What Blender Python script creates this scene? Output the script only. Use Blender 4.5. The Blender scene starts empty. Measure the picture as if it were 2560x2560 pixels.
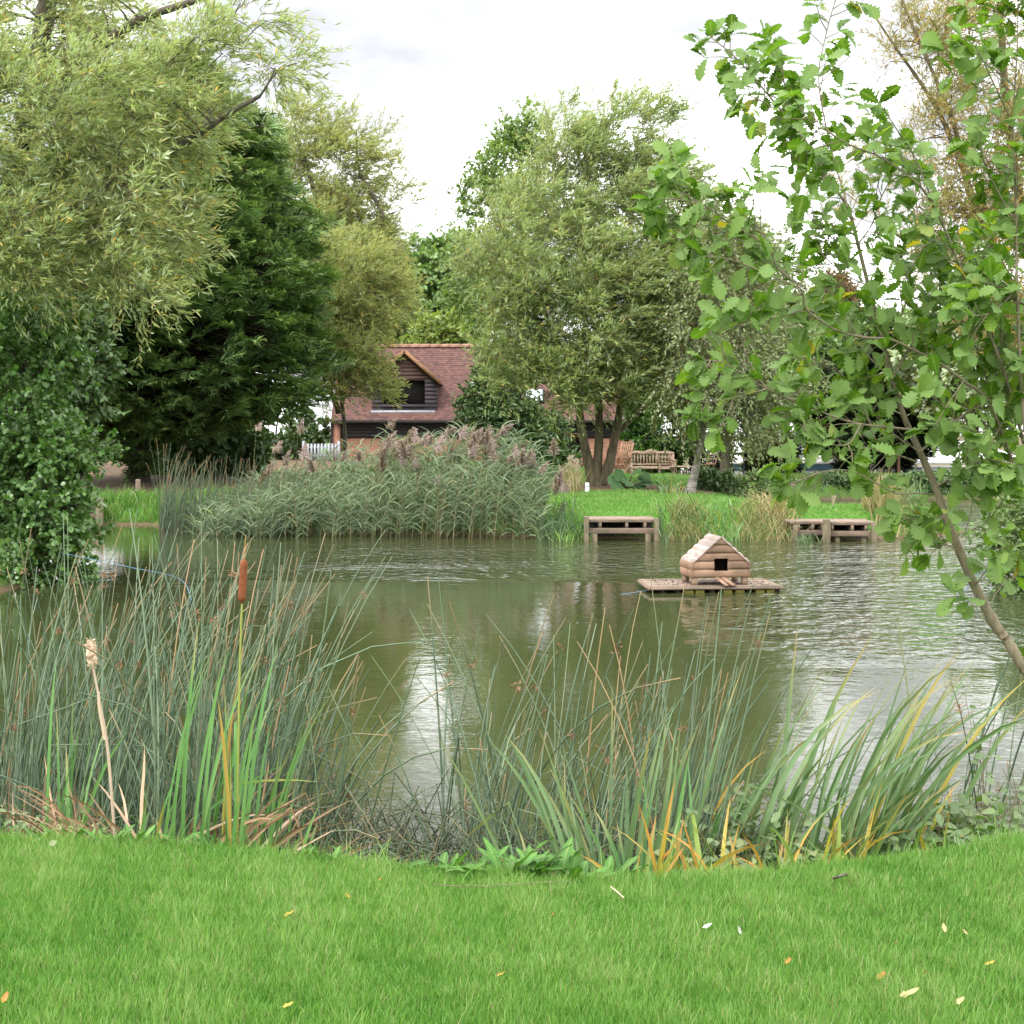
import bpy, math, random
import numpy as np
from mathutils import Matrix

rad = math.radians
F, H0, PX0, PY0 = 3600.0, 2.05, 1280.0, 1080.0      # focal length in photo pixels, eye height, principal column, horizon row
scene = bpy.context.scene
col = scene.collection
RS = np.random.RandomState

def P(px, py, Y):
    return np.array([(px - PX0) / F * Y, Y, H0 - (py - PY0) / F * Y])

def PL(pts):
    return np.array([P(*p) for p in pts])

def nrm(v):
    return v / np.maximum(np.linalg.norm(v, axis=-1, keepdims=True), 1e-9)

# ------------------------------------------------------------------ mesh store
class M:
    """collects vertex / face arrays and links them as one mesh object"""
    def __init__(s):
        s.V = []; s.T = []; s.Q = []; s.N = []; s.n = 0
        s.A = {}; s.nv = []
        s.mt = []; s.mq = []; s.mn = []
    def add(s, V, quads=None, tris=None, mat=0, **attrs):
        V = np.asarray(V, dtype=np.float64).reshape(-1, 3)
        if quads is not None and len(quads):
            q = np.asarray(quads, dtype=np.int64).reshape(-1, 4) + s.n
            s.Q.append(q); s.mq.append(np.full(len(q), mat))
        if tris is not None and len(tris):
            t = np.asarray(tris, dtype=np.int64).reshape(-1, 3) + s.n
            s.T.append(t); s.mt.append(np.full(len(t), mat))
        for k, a in attrs.items():
            a = np.asarray(a, dtype=np.float64)
            if a.ndim == 0: a = np.full(len(V), float(a))
            s.A.setdefault(k, []).append((s.n, a.reshape(-1)))
        s.V.append(V); s.n += len(V)
        return s
    def poly(s, pts, faces, mat=0):
        """faces of any size"""
        V = np.asarray(pts, dtype=np.float64).reshape(-1, 3)
        for f in faces:
            if len(f) == 3: s.T.append(np.array([f]) + s.n); s.mt.append(np.array([mat]))
            elif len(f) == 4: s.Q.append(np.array([f]) + s.n); s.mq.append(np.array([mat]))
            else: s.N.append((np.array(f) + s.n)); s.mn.append(mat)
        s.V.append(V); s.n += len(V)
        return s
    def box(s, x0, x1, y0, y1, z0, z1, mat=0, R=None, at=(0, 0, 0)):
        V = np.array([[x, y, z] for z in (z0, z1) for y in (y0, y1) for x in (x0, x1)], dtype=float)
        if R is not None: V = V @ np.array(R).T
        V = V + np.array(at)
        return s.poly(V, [(0, 2, 3, 1), (4, 5, 7, 6), (0, 1, 5, 4), (2, 6, 7, 3), (0, 4, 6, 2), (1, 3, 7, 5)], mat)
    def bar(s, a, b, w, h, mat=0, up=(0, 0, 1)):
        """rectangular bar from a to b, w across, h along 'up'"""
        a = np.array(a, float); b = np.array(b, float)
        d = nrm(b - a); u = np.array(up, float)
        if abs(d @ u) > .95: u = np.array([0, 1, 0.])
        sd = nrm(np.cross(d, u)); u = np.cross(sd, d)
        V = []
        for p in (a, b):
            for i, j in ((-1, -1), (1, -1), (1, 1), (-1, 1)):
                V.append(p + sd * i * w / 2 + u * j * h / 2)
        return s.poly(V, [(0, 1, 2, 3), (7, 6, 5, 4), (0, 4, 5, 1), (1, 5, 6, 2), (2, 6, 7, 3), (3, 7, 4, 0)], mat)
    def prism(s, outline, y0, y1, mat=0):
        """outline in x,z (counter-clockwise seen from -y) pushed from y0 to y1"""
        n = len(outline)
        V = [(x, y0, z) for x, z in outline] + [(x, y1, z) for x, z in outline]
        f = [tuple(range(n)), tuple(reversed(range(n, 2 * n)))]
        f += [(i, i + n, (i + 1) % n + n, (i + 1) % n) for i in range(n)]
        return s.poly(V, f, mat)
    def build(s, name, mats, parent=None, smooth=False, world=True, bevel=0):
        V = np.concatenate(s.V) if s.V else np.zeros((0, 3))
        if parent is not None and world:
            a = parent
            while '_w' not in a: a = a.parent
            V = V - np.array(a['_w'])
        Q = np.concatenate(s.Q) if s.Q else np.zeros((0, 4), int)
        T = np.concatenate(s.T) if s.T else np.zeros((0, 3), int)
        li = np.concatenate([Q.ravel(), T.ravel()] + [n for n in s.N]).astype(np.int32)
        tot = np.concatenate([np.full(len(Q), 4), np.full(len(T), 3), np.array([len(n) for n in s.N], int)]).astype(np.int32)
        st = np.concatenate([[0], np.cumsum(tot)[:-1]]).astype(np.int32) if len(tot) else np.zeros(0, np.int32)
        mi = np.concatenate(s.mq + s.mt + [np.array(s.mn, int)]).astype(np.int32) if len(tot) else np.zeros(0, np.int32)
        me = bpy.data.meshes.new(name)
        me.vertices.add(len(V)); me.vertices.foreach_set('co', V.astype(np.float32).ravel())
        me.loops.add(len(li)); me.loops.foreach_set('vertex_index', li)
        me.polygons.add(len(tot)); me.polygons.foreach_set('loop_start', st)
        me.polygons.foreach_set('loop_total', tot)
        if len(mi): me.polygons.foreach_set('material_index', mi)
        me.update(calc_edges=True)
        for k, L in s.A.items():
            arr = np.zeros(len(V), np.float32)
            for o, a in L: arr[o:o + len(a)] = a
            at = me.attributes.new(k, 'FLOAT', 'POINT'); at.data.foreach_set('value', arr)
        if smooth: me.polygons.foreach_set('use_smooth', np.ones(len(tot), bool))
        for m in (mats if isinstance(mats, (list, tuple)) else [mats]): me.materials.append(m)
        me.validate(clean_customdata=False)
        o = bpy.data.objects.new(name, me); col.objects.link(o)
        if parent is not None: o.parent = parent
        if bevel:
            b = o.modifiers.new('bevel', 'BEVEL'); b.width = bevel; b.segments = 2; b.limit_method = 'ANGLE'
        return o

def tag(o, label, cat, group=None, kind=None):
    o['label'] = label; o['category'] = cat
    if group: o['group'] = group
    if kind: o['kind'] = kind
    return o

def thing(name, label, cat, loc=(0, 0, 0), rz=0, group=None):
    o = bpy.data.objects.new(name, None); col.objects.link(o)
    o.location = [float(v) for v in loc]; o.rotation_euler = (0, 0, rz)
    o.empty_display_size = .2
    o['_w'] = [float(v) for v in loc]
    return tag(o, label, cat, group)

def finish_props():
    for o in bpy.data.objects:
        if '_w' in o: del o['_w']

# ------------------------------------------------------------------ strands
def tubes(m, Pn, R, sides=4, mat=0, **attrs):
    """Pn (N,K,3) centre lines, R (N,K) radii"""
    N, K, _ = Pn.shape
    T = nrm(np.gradient(Pn, axis=1))
    ref = np.where(np.abs(T[..., 2:3]) > .8, np.array([0.3, 1., 0]), np.array([0, 0, 1.]))
    A = nrm(np.cross(T, ref)); B = np.cross(T, A)
    ang = np.arange(sides) / sides * 2 * math.pi
    V = Pn[:, :, None] + R[:, :, None, None] * (A[:, :, None] * np.cos(ang)[:, None] + B[:, :, None] * np.sin(ang)[:, None])
    idx = np.arange(N * K * sides).reshape(N, K, sides)
    a = idx[:, :-1]; b = idx[:, 1:]
    Q = np.stack([a, np.roll(a, -1, 2), np.roll(b, -1, 2), b], -1).reshape(-1, 4)
    at = {k: expand(v, N, K, sides) for k, v in attrs.items()}
    m.add(V, quads=Q, mat=mat, **at)

def expand(v, N, K, S):
    v = np.asarray(v, float)
    if v.ndim == 0: return np.full(N * K * S, float(v))
    if v.ndim == 1: v = np.repeat(v[:, None], K, 1)
    return np.repeat(v[:, :, None], S, 2).ravel()

def ribbons(m, Pn, W, ref, fold=.25, twist=None, mat=0, **attrs):
    """flat blades: Pn (N,K,3), half widths W (N,K), ref (N,3) a horizontal facing vector"""
    N, K, _ = Pn.shape
    T = nrm(np.gradient(Pn, axis=1))
    R = np.repeat(ref[:, None], K, 1)
    S = nrm(np.cross(T, R)); U = np.cross(S, T)
    if twist is not None:
        th = twist[:, None, None] * np.linspace(0, 1, K)[None, :, None]
        S, U = S * np.cos(th) + U * np.sin(th), U * np.cos(th) - S * np.sin(th)
    w = W[..., None]
    V = np.stack([Pn - S * w + U * w * fold, Pn, Pn + S * w + U * w * fold], 2)
    idx = np.arange(N * K * 3).reshape(N, K, 3)
    a = idx[:, :-1]; b = idx[:, 1:]
    Q = np.stack([a[..., :-1], a[..., 1:], b[..., 1:], b[..., :-1]], -1).reshape(-1, 4)
    at = {k: expand(v, N, K, 3) for k, v in attrs.items()}
    m.add(V, quads=Q, mat=mat, **at)

def arcs(base, az, l0, l1, L, K, pw=1.6, kink=None, kat=.6, kang=1.9, wob=0, rs=None):
    """curved stalks growing from base; lean from vertical goes l0 -> l1 towards azimuth az"""
    N = len(base)
    t = (np.arange(K - 1) + .5) / (K - 1)
    lean = l0[:, None] + (l1 - l0)[:, None] * t[None] ** pw
    if kink is not None:
        lean = lean + np.where((t[None] > kat[:, None]) & kink[:, None], kang[:, None], 0)
    a = np.repeat(az[:, None], K - 1, 1)
    if wob and rs is not None: a = a + np.cumsum(rs.normal(0, wob, (N, K - 1)), 1)
    d = np.stack([np.sin(lean) * np.cos(a), np.sin(lean) * np.sin(a), np.cos(lean)], -1)
    seg = d * (L / (K - 1))[:, None, None]
    Pn = np.concatenate([np.zeros((N, 1, 3)), np.cumsum(seg, 1)], 1) + base[:, None]
    return Pn

ALONG = lambda K: np.linspace(0, 1, K)

# ------------------------------------------------------------------ leaf templates (x along, y across, z up)
def tmpl_kite(w=.5, bend=-.12, fold=.12):
    V = np.array([[0, 0, 0], [.42, -w * .5, fold * w], [1, 0, bend], [.42, w * .5, fold * w]])
    return V, np.array([[0, 1, 2, 3]]), np.zeros((0, 3), int)

def tmpl_profile(xs, ws, fold=.15, curl=-.15, wave=0.0):
    V = []; Q = []
    for i, (x, w) in enumerate(zip(xs, ws)):
        z = curl * x * x
        wz = wave * math.sin(i * 2.1)
        V += [(x, -w, z + fold * w + wz), (x, 0, z), (x, w, z + fold * w - wz)]
    for i in range(len(xs) - 1):
        a = 3 * i
        Q += [(a, a + 1, a + 4, a + 3), (a + 1, a + 2, a + 5, a + 4)]
    return np.array(V, float), np.array(Q), np.zeros((0, 3), int)

KITE = tmpl_kite(.30)
NARROW = tmpl_kite(.21, -.1)
ROUND = tmpl_profile([0, .12, .45, .8, 1], [.01, .2, .42, .34, .03], .12, -.18)
OVAL = tmpl_profile([0, .3, .7, 1], [.01, .27, .23, .01], .2, -.2)
OAK = tmpl_profile([0, .05, .13, .19, .27, .33, .42, .49, .58, .65, .74, .81, .88, .94, 1],
                   [.01, .014, .05, .14, .10, .23, .15, .34, .21, .38, .26, .32, .19, .20, .04], .24, -.22, .022)

def leaves(m, tm, pos, d, n, L, mat=0, W=None, tint=None, clump=None):
    V0, Q0, T0 = tm
    k = len(V0); N = len(pos)
    d = nrm(d); s = nrm(np.cross(n, d)); n = np.cross(d, s)
    W = L if W is None else W
    V = pos[:, None] + d[:, None] * (V0[:, 0][None, :, None] * L[:, None, None]) \
        + s[:, None] * (V0[:, 1][None, :, None] * W[:, None, None]) + n[:, None] * (V0[:, 2][None, :, None] * L[:, None, None])
    off = (np.arange(N) * k)[:, None, None]
    q = (Q0[None] + off).reshape(-1, 4) if len(Q0) else None
    t = (T0[None] + off).reshape(-1, 3) if len(T0) else None
    at = {}
    at['tint'] = np.repeat(tint if tint is not None else np.random.RandomState(N).rand(N), k)
    at['clump'] = np.repeat(clump if clump is not None else np.full(N, .5), k)
    if k > 12: at['rib'] = np.tile((np.abs(V0[:, 1]) < 1e-6) * 1.0, N)
    m.add(V, quads=q, tris=t, mat=mat, **at)

# ------------------------------------------------------------------ materials
def new_mat(name):
    m = bpy.data.materials.new(name); m.use_nodes = True
    nt = m.node_tree; nt.nodes.clear()
    return m, nt, nt.nodes, nt.links

def N_(nt, t, **kw):
    n = nt.nodes.new(t)
    for k, v in kw.items():
        if k.startswith('i_'): n.inputs[k[2:].replace('_', ' ')].default_value = v
        else: setattr(n, k, v)
    return n

def ramp(nt, stops, interp='LINEAR'):
    r = nt.nodes.new('ShaderNodeValToRGB'); cr = r.color_ramp; cr.interpolation = interp
    while len(cr.elements) > 1: cr.elements.remove(cr.elements[-1])
    cr.elements[0].position = stops[0][0]; cr.elements[0].color = (*stops[0][1], 1)
    for p, c in stops[1:]:
        e = cr.elements.new(p); e.color = (*c, 1)
    return r

def mixc(nt, a, b, fac, mode='MIX'):
    n = nt.nodes.new('ShaderNodeMix'); n.data_type = 'RGBA'; n.blend_type = mode
    for i, v in ((0, fac), (6, a), (7, b)):
        if hasattr(v, 'links'): nt.links.new(v, n.inputs[i])
        elif i == 0: n.inputs[0].default_value = v
        else: n.inputs[i].default_value = (*v, 1)
    return n.outputs[2]

def mth(nt, op, a, b=None, c=None, clamp=False):
    n = nt.nodes.new('ShaderNodeMath'); n.operation = op; n.use_clamp = clamp
    for i, v in enumerate((a, b, c)):
        if v is None: continue
        if hasattr(v, 'links'): nt.links.new(v, n.inputs[i])
        else: n.inputs[i].default_value = v
    return n.outputs[0]

def noise(nt, vec=None, scale=5, detail=3, rough=.5, dist=0, out='Fac'):
    n = nt.nodes.new('ShaderNodeTexNoise')
    n.inputs['Scale'].default_value = scale; n.inputs['Detail'].default_value = detail
    n.inputs['Roughness'].default_value = rough; n.inputs['Distortion'].default_value = dist
    if vec is not None: nt.links.new(vec, n.inputs['Vector'])
    return n.outputs[out]

def coords(nt, which='Object', scale=None):
    tc = nt.nodes.new('ShaderNodeTexCoord'); o = tc.outputs[which]
    if scale is not None:
        mp = nt.nodes.new('ShaderNodeMapping'); mp.inputs['Scale'].default_value = scale
        nt.links.new(o, mp.inputs[0]); o = mp.outputs[0]
    return o

def attr(nt, name):
    a = nt.nodes.new('ShaderNodeAttribute'); a.attribute_name = name
    return a.outputs['Fac']

def out(nt, sh):
    o = nt.nodes.new('ShaderNodeOutputMaterial'); nt.links.new(sh, o.inputs[0])

def principled(nt, colr, rough=.6, spec=.5, normal=None, metallic=0):
    p = nt.nodes.new('ShaderNodeBsdfPrincipled')
    if hasattr(colr, 'links'): nt.links.new(colr, p.inputs['Base Color'])
    else: p.inputs['Base Color'].default_value = (*colr, 1)
    if hasattr(rough, 'links'): nt.links.new(rough, p.inputs['Roughness'])
    else: p.inputs['Roughness'].default_value = rough
    p.inputs['Specular IOR Level'].default_value = spec
    p.inputs['Metallic'].default_value = metallic
    if normal is not None: nt.links.new(normal, p.inputs['Normal'])
    return p.outputs[0]

def bump(nt, h, strength=.5, dist=.01):
    b = nt.nodes.new('ShaderNodeBump'); b.inputs['Strength'].default_value = strength; b.inputs['Distance'].default_value = dist
    nt.links.new(h, b.inputs['Height']); return b.outputs[0]

def leaf_mat(name, stops, back=None, trans=.32, rough=.45, spec=.3, var=.35, gain=1.0, rib=False):
    m, nt, nd, lk = new_mat(name)
    stops = [(p, tuple(min(.85, v * gain) for v in c)) for p, c in stops]
    back = None if back is None else tuple(min(.85, v * gain) for v in back)
    c = ramp(nt, stops); lk.new(attr(nt, 'tint'), c.inputs[0]); c = c.outputs[0]
    v = mth(nt, 'MULTIPLY_ADD', attr(nt, 'clump'), var * 2, 1 - var)
    c = mixc(nt, c, mixc(nt, (0, 0, 0), c, v), 1.0)
    if rib:
        f = mth(nt, 'POWER', attr(nt, 'rib'), 9)
        c = mixc(nt, c, mixc(nt, c, (.33, .40, .13), .55), f)
    if back is not None:
        g = nd.new('ShaderNodeNewGeometry')
        c = mixc(nt, c, mixc(nt, c, back, .75), g.outputs['Backfacing'])
    p = principled(nt, c, rough, spec)
    t = nd.new('ShaderNodeBsdfTranslucent'); lk.new(mixc(nt, c, (1.15, 1.25, .45), .9, 'MULTIPLY'), t.inputs[0])
    mx = nd.new('ShaderNodeMixShader'); mx.inputs[0].default_value = trans
    lk.new(p, mx.inputs[1]); lk.new(t.outputs[0], mx.inputs[2]); out(nt, mx.outputs[0])
    return m

def blade_mat(name, stops, tip=None, tip_at=.8, base=None, trans=.2, rough=.5, tipmax=1.0):
    m, nt, nd, lk = new_mat(name)
    c = ramp(nt, stops); lk.new(attr(nt, 'tint'), c.inputs[0]); c = c.outputs[0]
    al = attr(nt, 'along')
    if tip is not None:
        f = mth(nt, 'MULTIPLY', mth(nt, 'SUBTRACT', al, tip_at), 1 / (1.001 - tip_at), clamp=True)
        f = mth(nt, 'MULTIPLY', f, mth(nt, 'MULTIPLY', attr(nt, 'dry'), tipmax), clamp=True)
        c = mixc(nt, c, tip, f)
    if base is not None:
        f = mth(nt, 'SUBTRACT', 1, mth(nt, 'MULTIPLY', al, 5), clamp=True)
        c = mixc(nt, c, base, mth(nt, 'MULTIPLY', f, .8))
    p = principled(nt, c, rough, .4)
    t = nd.new('ShaderNodeBsdfTranslucent'); lk.new(mixc(nt, c, (1.1, 1.2, .5), .9, 'MULTIPLY'), t.inputs[0])
    mx = nd.new('ShaderNodeMixShader'); mx.inputs[0].default_value = trans
    lk.new(p, mx.inputs[1]); lk.new(t.outputs[0], mx.inputs[2]); out(nt, mx.outputs[0])
    return m

def noise_mat(name, c1, c2, scale=(4, 4, 4), rough=.75, b=.3, bd=.01, detail=5, c3=None, spec=.35, ns=1.0, stain=None, amt=.6):
    m, nt, nd, lk = new_mat(name)
    v = coords(nt, 'Object', scale)
    n = noise(nt, v, ns, detail, .62)
    st = [(.3, c1), (.7, c2)] if c3 is None else [(.25, c1), (.5, c2), (.75, c3)]
    r = ramp(nt, st); lk.new(n, r.inputs[0])
    c = r.outputs[0]
    if stain is not None:
        g = nd.new('ShaderNodeNewGeometry')
        s1 = ramp(nt, [(.42, (0, 0, 0)), (.68, (1, 1, 1))]); lk.new(noise(nt, g.outputs['Position'], 3.2, 6, .68, .6), s1.inputs[0])
        c = mixc(nt, c, stain, mth(nt, 'MULTIPLY', s1.outputs[0], amt))
        v2 = mth(nt, 'MULTIPLY_ADD', g.outputs['Random Per Island'], .5, .72)
        c = mixc(nt, (0, 0, 0), c, v2)
    out(nt, principled(nt, c, rough, spec, bump(nt, n, b, bd)))
    return m

MAT = {}
MAT['bark'] = noise_mat('bark', (.045, .038, .026), (.16, .14, .105), (9, 9, 2.2), .9, .8, .03)
MAT['bark_green'] = noise_mat('bark_green', (.07, .06, .035), (.19, .165, .10), (10, 10, 2.4), .9, .8, .03)
MAT['bark_dark'] = noise_mat('bark_dark', (.02, .014, .01), (.06, .045, .033), (9, 9, 2), .9, .8, .03)
MAT['bark_oak'] = noise_mat('bark_oak', (.06, .048, .03), (.21, .17, .11), (40, 40, 9), .85, .7, .01, c3=(.15, .14, .11))
MAT['bark_twig'] = noise_mat('bark_twig', (.10, .075, .04), (.19, .15, .085), (6, 6, 6), .8, .2)
MAT['bark_red'] = noise_mat('bark_red', (.10, .045, .028), (.2, .10, .06), (6, 6, 6), .8, .2)
MAT['bark_birch'] = noise_mat('bark_birch', (.07, .06, .05), (.42, .39, .34), (5, 5, 16), .8, .3, .01)
MAT['wood'] = noise_mat('weathered_wood', (.17, .115, .085), (.34, .25, .195), (2.2, 22, 22), .8, .4, .004, stain=(.085, .085, .05), amt=.65)
MAT['wood_post'] = noise_mat('post_wood', (.15, .12, .075), (.30, .245, .165), (18, 18, 2.5), .85, .4, .004, stain=(.075, .085, .04), amt=.7)
MAT['wood_red'] = noise_mat('bench_wood', (.30, .20, .14), (.46, .34, .26), (10, 10, 10), .75, .2, .004)
MAT['wood_teak'] = noise_mat('teak_wood', (.24, .125, .075), (.36, .21, .135), (10, 10, 10), .7, .2, .004)
MAT['cedar'] = noise_mat('cedar_log', (.19, .108, .066), (.34, .215, .145), (3.5, 26, 26), .85, .5, .004, c3=(.275, .165, .105), stain=(.115, .08, .05), amt=.7)
MAT['cedar_grey'] = noise_mat('cedar_pale', (.28, .20, .17), (.48, .39, .36), (26, 3.5, 26), .7, .25, .003, stain=(.17, .15, .11), amt=.5)  # paler, greyer cedar than the walls, for the roof slopes
MAT['cedar_leg'] = noise_mat('cedar_leg', (.24, .16, .11), (.38, .27, .19), (22, 22, 3), .8, .25, .003)
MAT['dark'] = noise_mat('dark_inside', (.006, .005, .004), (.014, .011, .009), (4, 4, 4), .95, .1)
MAT['soil'] = noise_mat('soil', (.05, .034, .024), (.14, .10, .07), (8, 8, 8), .95, .8, .03)
# ================================================================== terrain, water, sky
POND = np.array([(-16, 6.6), (-6, 6.45), (-3, 6.22), (-1.4, 5.97), (-.5, 5.72), (.3, 5.58), (.9, 5.60), (1.5, 5.78), (2.1, 5.98),
                 (2.7, 6.35), (3.6, 6.8), (5.2, 8), (6.4, 11), (7.0, 15), (6.9, 18.5), (8.5, 21), (13, 24), (19, 31), (22, 40), (19, 43.6),
                 (12, 43.9), (7.2, 43.4), (6.0, 39.5), (5.9, 35), (6.6, 32.2), (8.6, 31.6), (9.5, 30.6), (9.3, 29.2), (8.2, 28.2),
                 (6.5, 27.35), (4, 27.2), (1.4, 27.7), (-1, 28.6), (-3.5, 29.3), (-6, 30.4), (-8, 31.6), (-9.6, 31.8),
                 (-12.5, 30.5), (-13.5, 27), (-11, 23), (-8, 20.6), (-6.4, 19.6), (-6.5, 18), (-9, 14), (-13, 10), (-16, 8)])

def sdf(x, y):
    """signed distance to the shore, positive on land"""
    p = np.stack([x, y], -1)
    d2 = np.full(x.shape, 1e9); inside = np.zeros(x.shape, bool)
    n = len(POND)
    for i in range(n):
        a = POND[i]; b = POND[(i + 1) % n]
        ab = b - a; ap = p - a
        t = np.clip((ap @ ab) / (ab @ ab), 0, 1)
        q = ap - t[..., None] * ab
        d2 = np.minimum(d2, (q ** 2).sum(-1))
        c = ((a[1] > y) != (b[1] > y)) & (x < (b[0] - a[0]) * (y - a[1]) / (b[1] - a[1] + 1e-12) + a[0])
        inside ^= c
    d = np.sqrt(d2)
    return np.where(inside, -d, d)

def wave2(x, y, s, seed):
    r = RS(seed); v = np.zeros_like(x)
    for k in range(7):
        a = r.rand() * 6.28; f = (1 + .45 * k) / s
        v += np.sin((x * math.cos(a) + y * math.sin(a)) * f * 6.28 + r.rand() * 6.28) / (1 + .5 * k)
    return v / 3.0

def ground_z(x, y):
    x = np.asarray(x, float); y = np.asarray(y, float)
    d = sdf(x, y)
    w = np.where(y < 14, .42, .75)
    t = np.clip(d / w, 0, 1); t = t * t * (3 - 2 * t)
    top = np.where(y < 14, .43 + .03 * np.clip(d, 0, 3), .42 + .05 * np.clip(d, 0, 3))
    top = top + np.where(y > 33, np.clip((y - 33) * .010, 0, .22), 0)
    top = top - np.clip((x - 5) / 3, 0, 1) * (.22 * np.clip((y - 40) / 6, 0, 1) + .42 * np.clip((y - 52) / 6, 0, 1))
    top = top - .33 * np.clip((x - 2.2) / 1.5, 0, 1) * np.clip((9.5 - x) / 2, 0, 1) * np.clip((y - 46.3) / 3, 0, 1)
    top = top + np.where(y < 14, .10 * np.exp(-((x - 2.6) / 1.3) ** 2 - ((y - 5.9) / .9) ** 2), 0)
    top = top + .012 * wave2(x, y, 1.7, 3) + .02 * wave2(x, y, 7, 4)
    z = np.where(d > 0, top * t, -np.clip(-d * .5, 0, .8) - .02)
    return z

def gz(x, y):
    return float(ground_z(np.array([x]), np.array([y]))[0])

def gpt(px, Y):
    x = (px - PX0) / F * Y
    return np.array([x, Y, gz(x, Y)])

def build_ground():
    xs = np.concatenate([np.linspace(-420, -40, 16)[:-1], np.linspace(-40, -16, 25)[:-1], np.linspace(-16, 16, 214)[:-1],
                         np.linspace(16, 40, 25)[:-1], np.linspace(40, 420, 16)])
    ys = np.concatenate([np.linspace(-30, 2.5, 10)[:-1], np.linspace(2.5, 8.5, 90)[:-1], np.linspace(8.5, 26, 45)[:-1],
                         np.linspace(26, 46, 120)[:-1], np.linspace(46, 100, 40)[:-1], np.linspace(100, 700, 16)])
    X, Y = np.meshgrid(xs, ys)
    Z = ground_z(X.ravel(), Y.ravel()).reshape(X.shape)
    V = np.stack([X, Y, Z], -1).reshape(-1, 3)
    ny, nx = X.shape
    i = np.arange(ny * nx).reshape(ny, nx)
    Q = np.stack([i[:-1, :-1], i[:-1, 1:], i[1:, 1:], i[1:, :-1]], -1).reshape(-1, 4)
    x, y = V[:, 0], V[:, 1]
    d = sdf(x, y)
    # bare earth: the bed under the willow, the worn path on the left bank, the field edge behind, the banks
    e = np.zeros(len(V))
    def spot(cx, cy, rx, ry, s=1.0):
        q = ((x - cx) / rx) ** 2 + ((y - cy) / ry) ** 2
        return s * np.clip(1.6 - q * 1.1 + .35 * wave2(x, y, 1.3, 8), 0, 1)
    e = np.maximum(e, spot(3.2, 37.2, 2.7, 2.6)); e = np.maximum(e, spot(-10, 35.6, 4.2, 3.0))
    e = np.maximum(e, spot(-11, 41, 7, 6, .85)); e = np.maximum(e, spot(-14, 56, 10, 14, .9))
    e = np.maximum(e, np.clip((y - 49 - .6 * wave2(x, y, 5, 9)) / 4, 0, .65) * (x > 4))
    e = np.maximum(e, np.clip(1 - np.abs(d - .05) / .22, 0, 1))
    e = np.where(d < 0, 1, e)
    e = np.maximum(e, .45 * np.clip(wave2(x, y, .9, 12) - .62, 0, 1) * (y < 8))
    e = np.maximum(e, .8 * np.clip(1.2 - ((x - 2.12) / .35) ** 2 - ((y - 5.72) / .2) ** 2, 0, 1))
    m = M(); m.add(V, quads=Q, earth=e, far=np.clip((y - 33) / 12, 0, 1))
    g, nt, nd, lk = new_mat('ground_turf')
    v = coords(nt, 'Object')
    n1 = noise(nt, v, 1.1, 5, .6); n2 = noise(nt, v, 14, 5, .7); n3 = noise(nt, v, 60, 3, .7)
    gr = ramp(nt, [(.3, (.055, .15, .018)), (.55, (.085, .215, .028)), (.8, (.13, .25, .04))]); lk.new(n1, gr.inputs[0])
    gc = mixc(nt, gr.outputs[0], (.03, .09, .012), mth(nt, 'MULTIPLY', n2, .5))
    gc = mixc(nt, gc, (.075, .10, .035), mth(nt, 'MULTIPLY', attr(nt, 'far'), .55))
    so = ramp(nt, [(.3, (.06, .04, .027)), (.6, (.15, .10, .065)), (.8, (.23, .15, .095))]); lk.new(n2, so.inputs[0])
    f = mth(nt, 'MULTIPLY', mth(nt, 'ADD', attr(nt, 'earth'), mth(nt, 'MULTIPLY', mth(nt, 'SUBTRACT', n2, .5), .7)), 1.2, clamp=True)
    c = mixc(nt, gc, so.outputs[0], f)
    out(nt, principled(nt, c, .95, .15, bump(nt, mth(nt, 'ADD', n2, n3), .6, .02)))
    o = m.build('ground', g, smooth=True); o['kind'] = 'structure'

build_ground()

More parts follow.
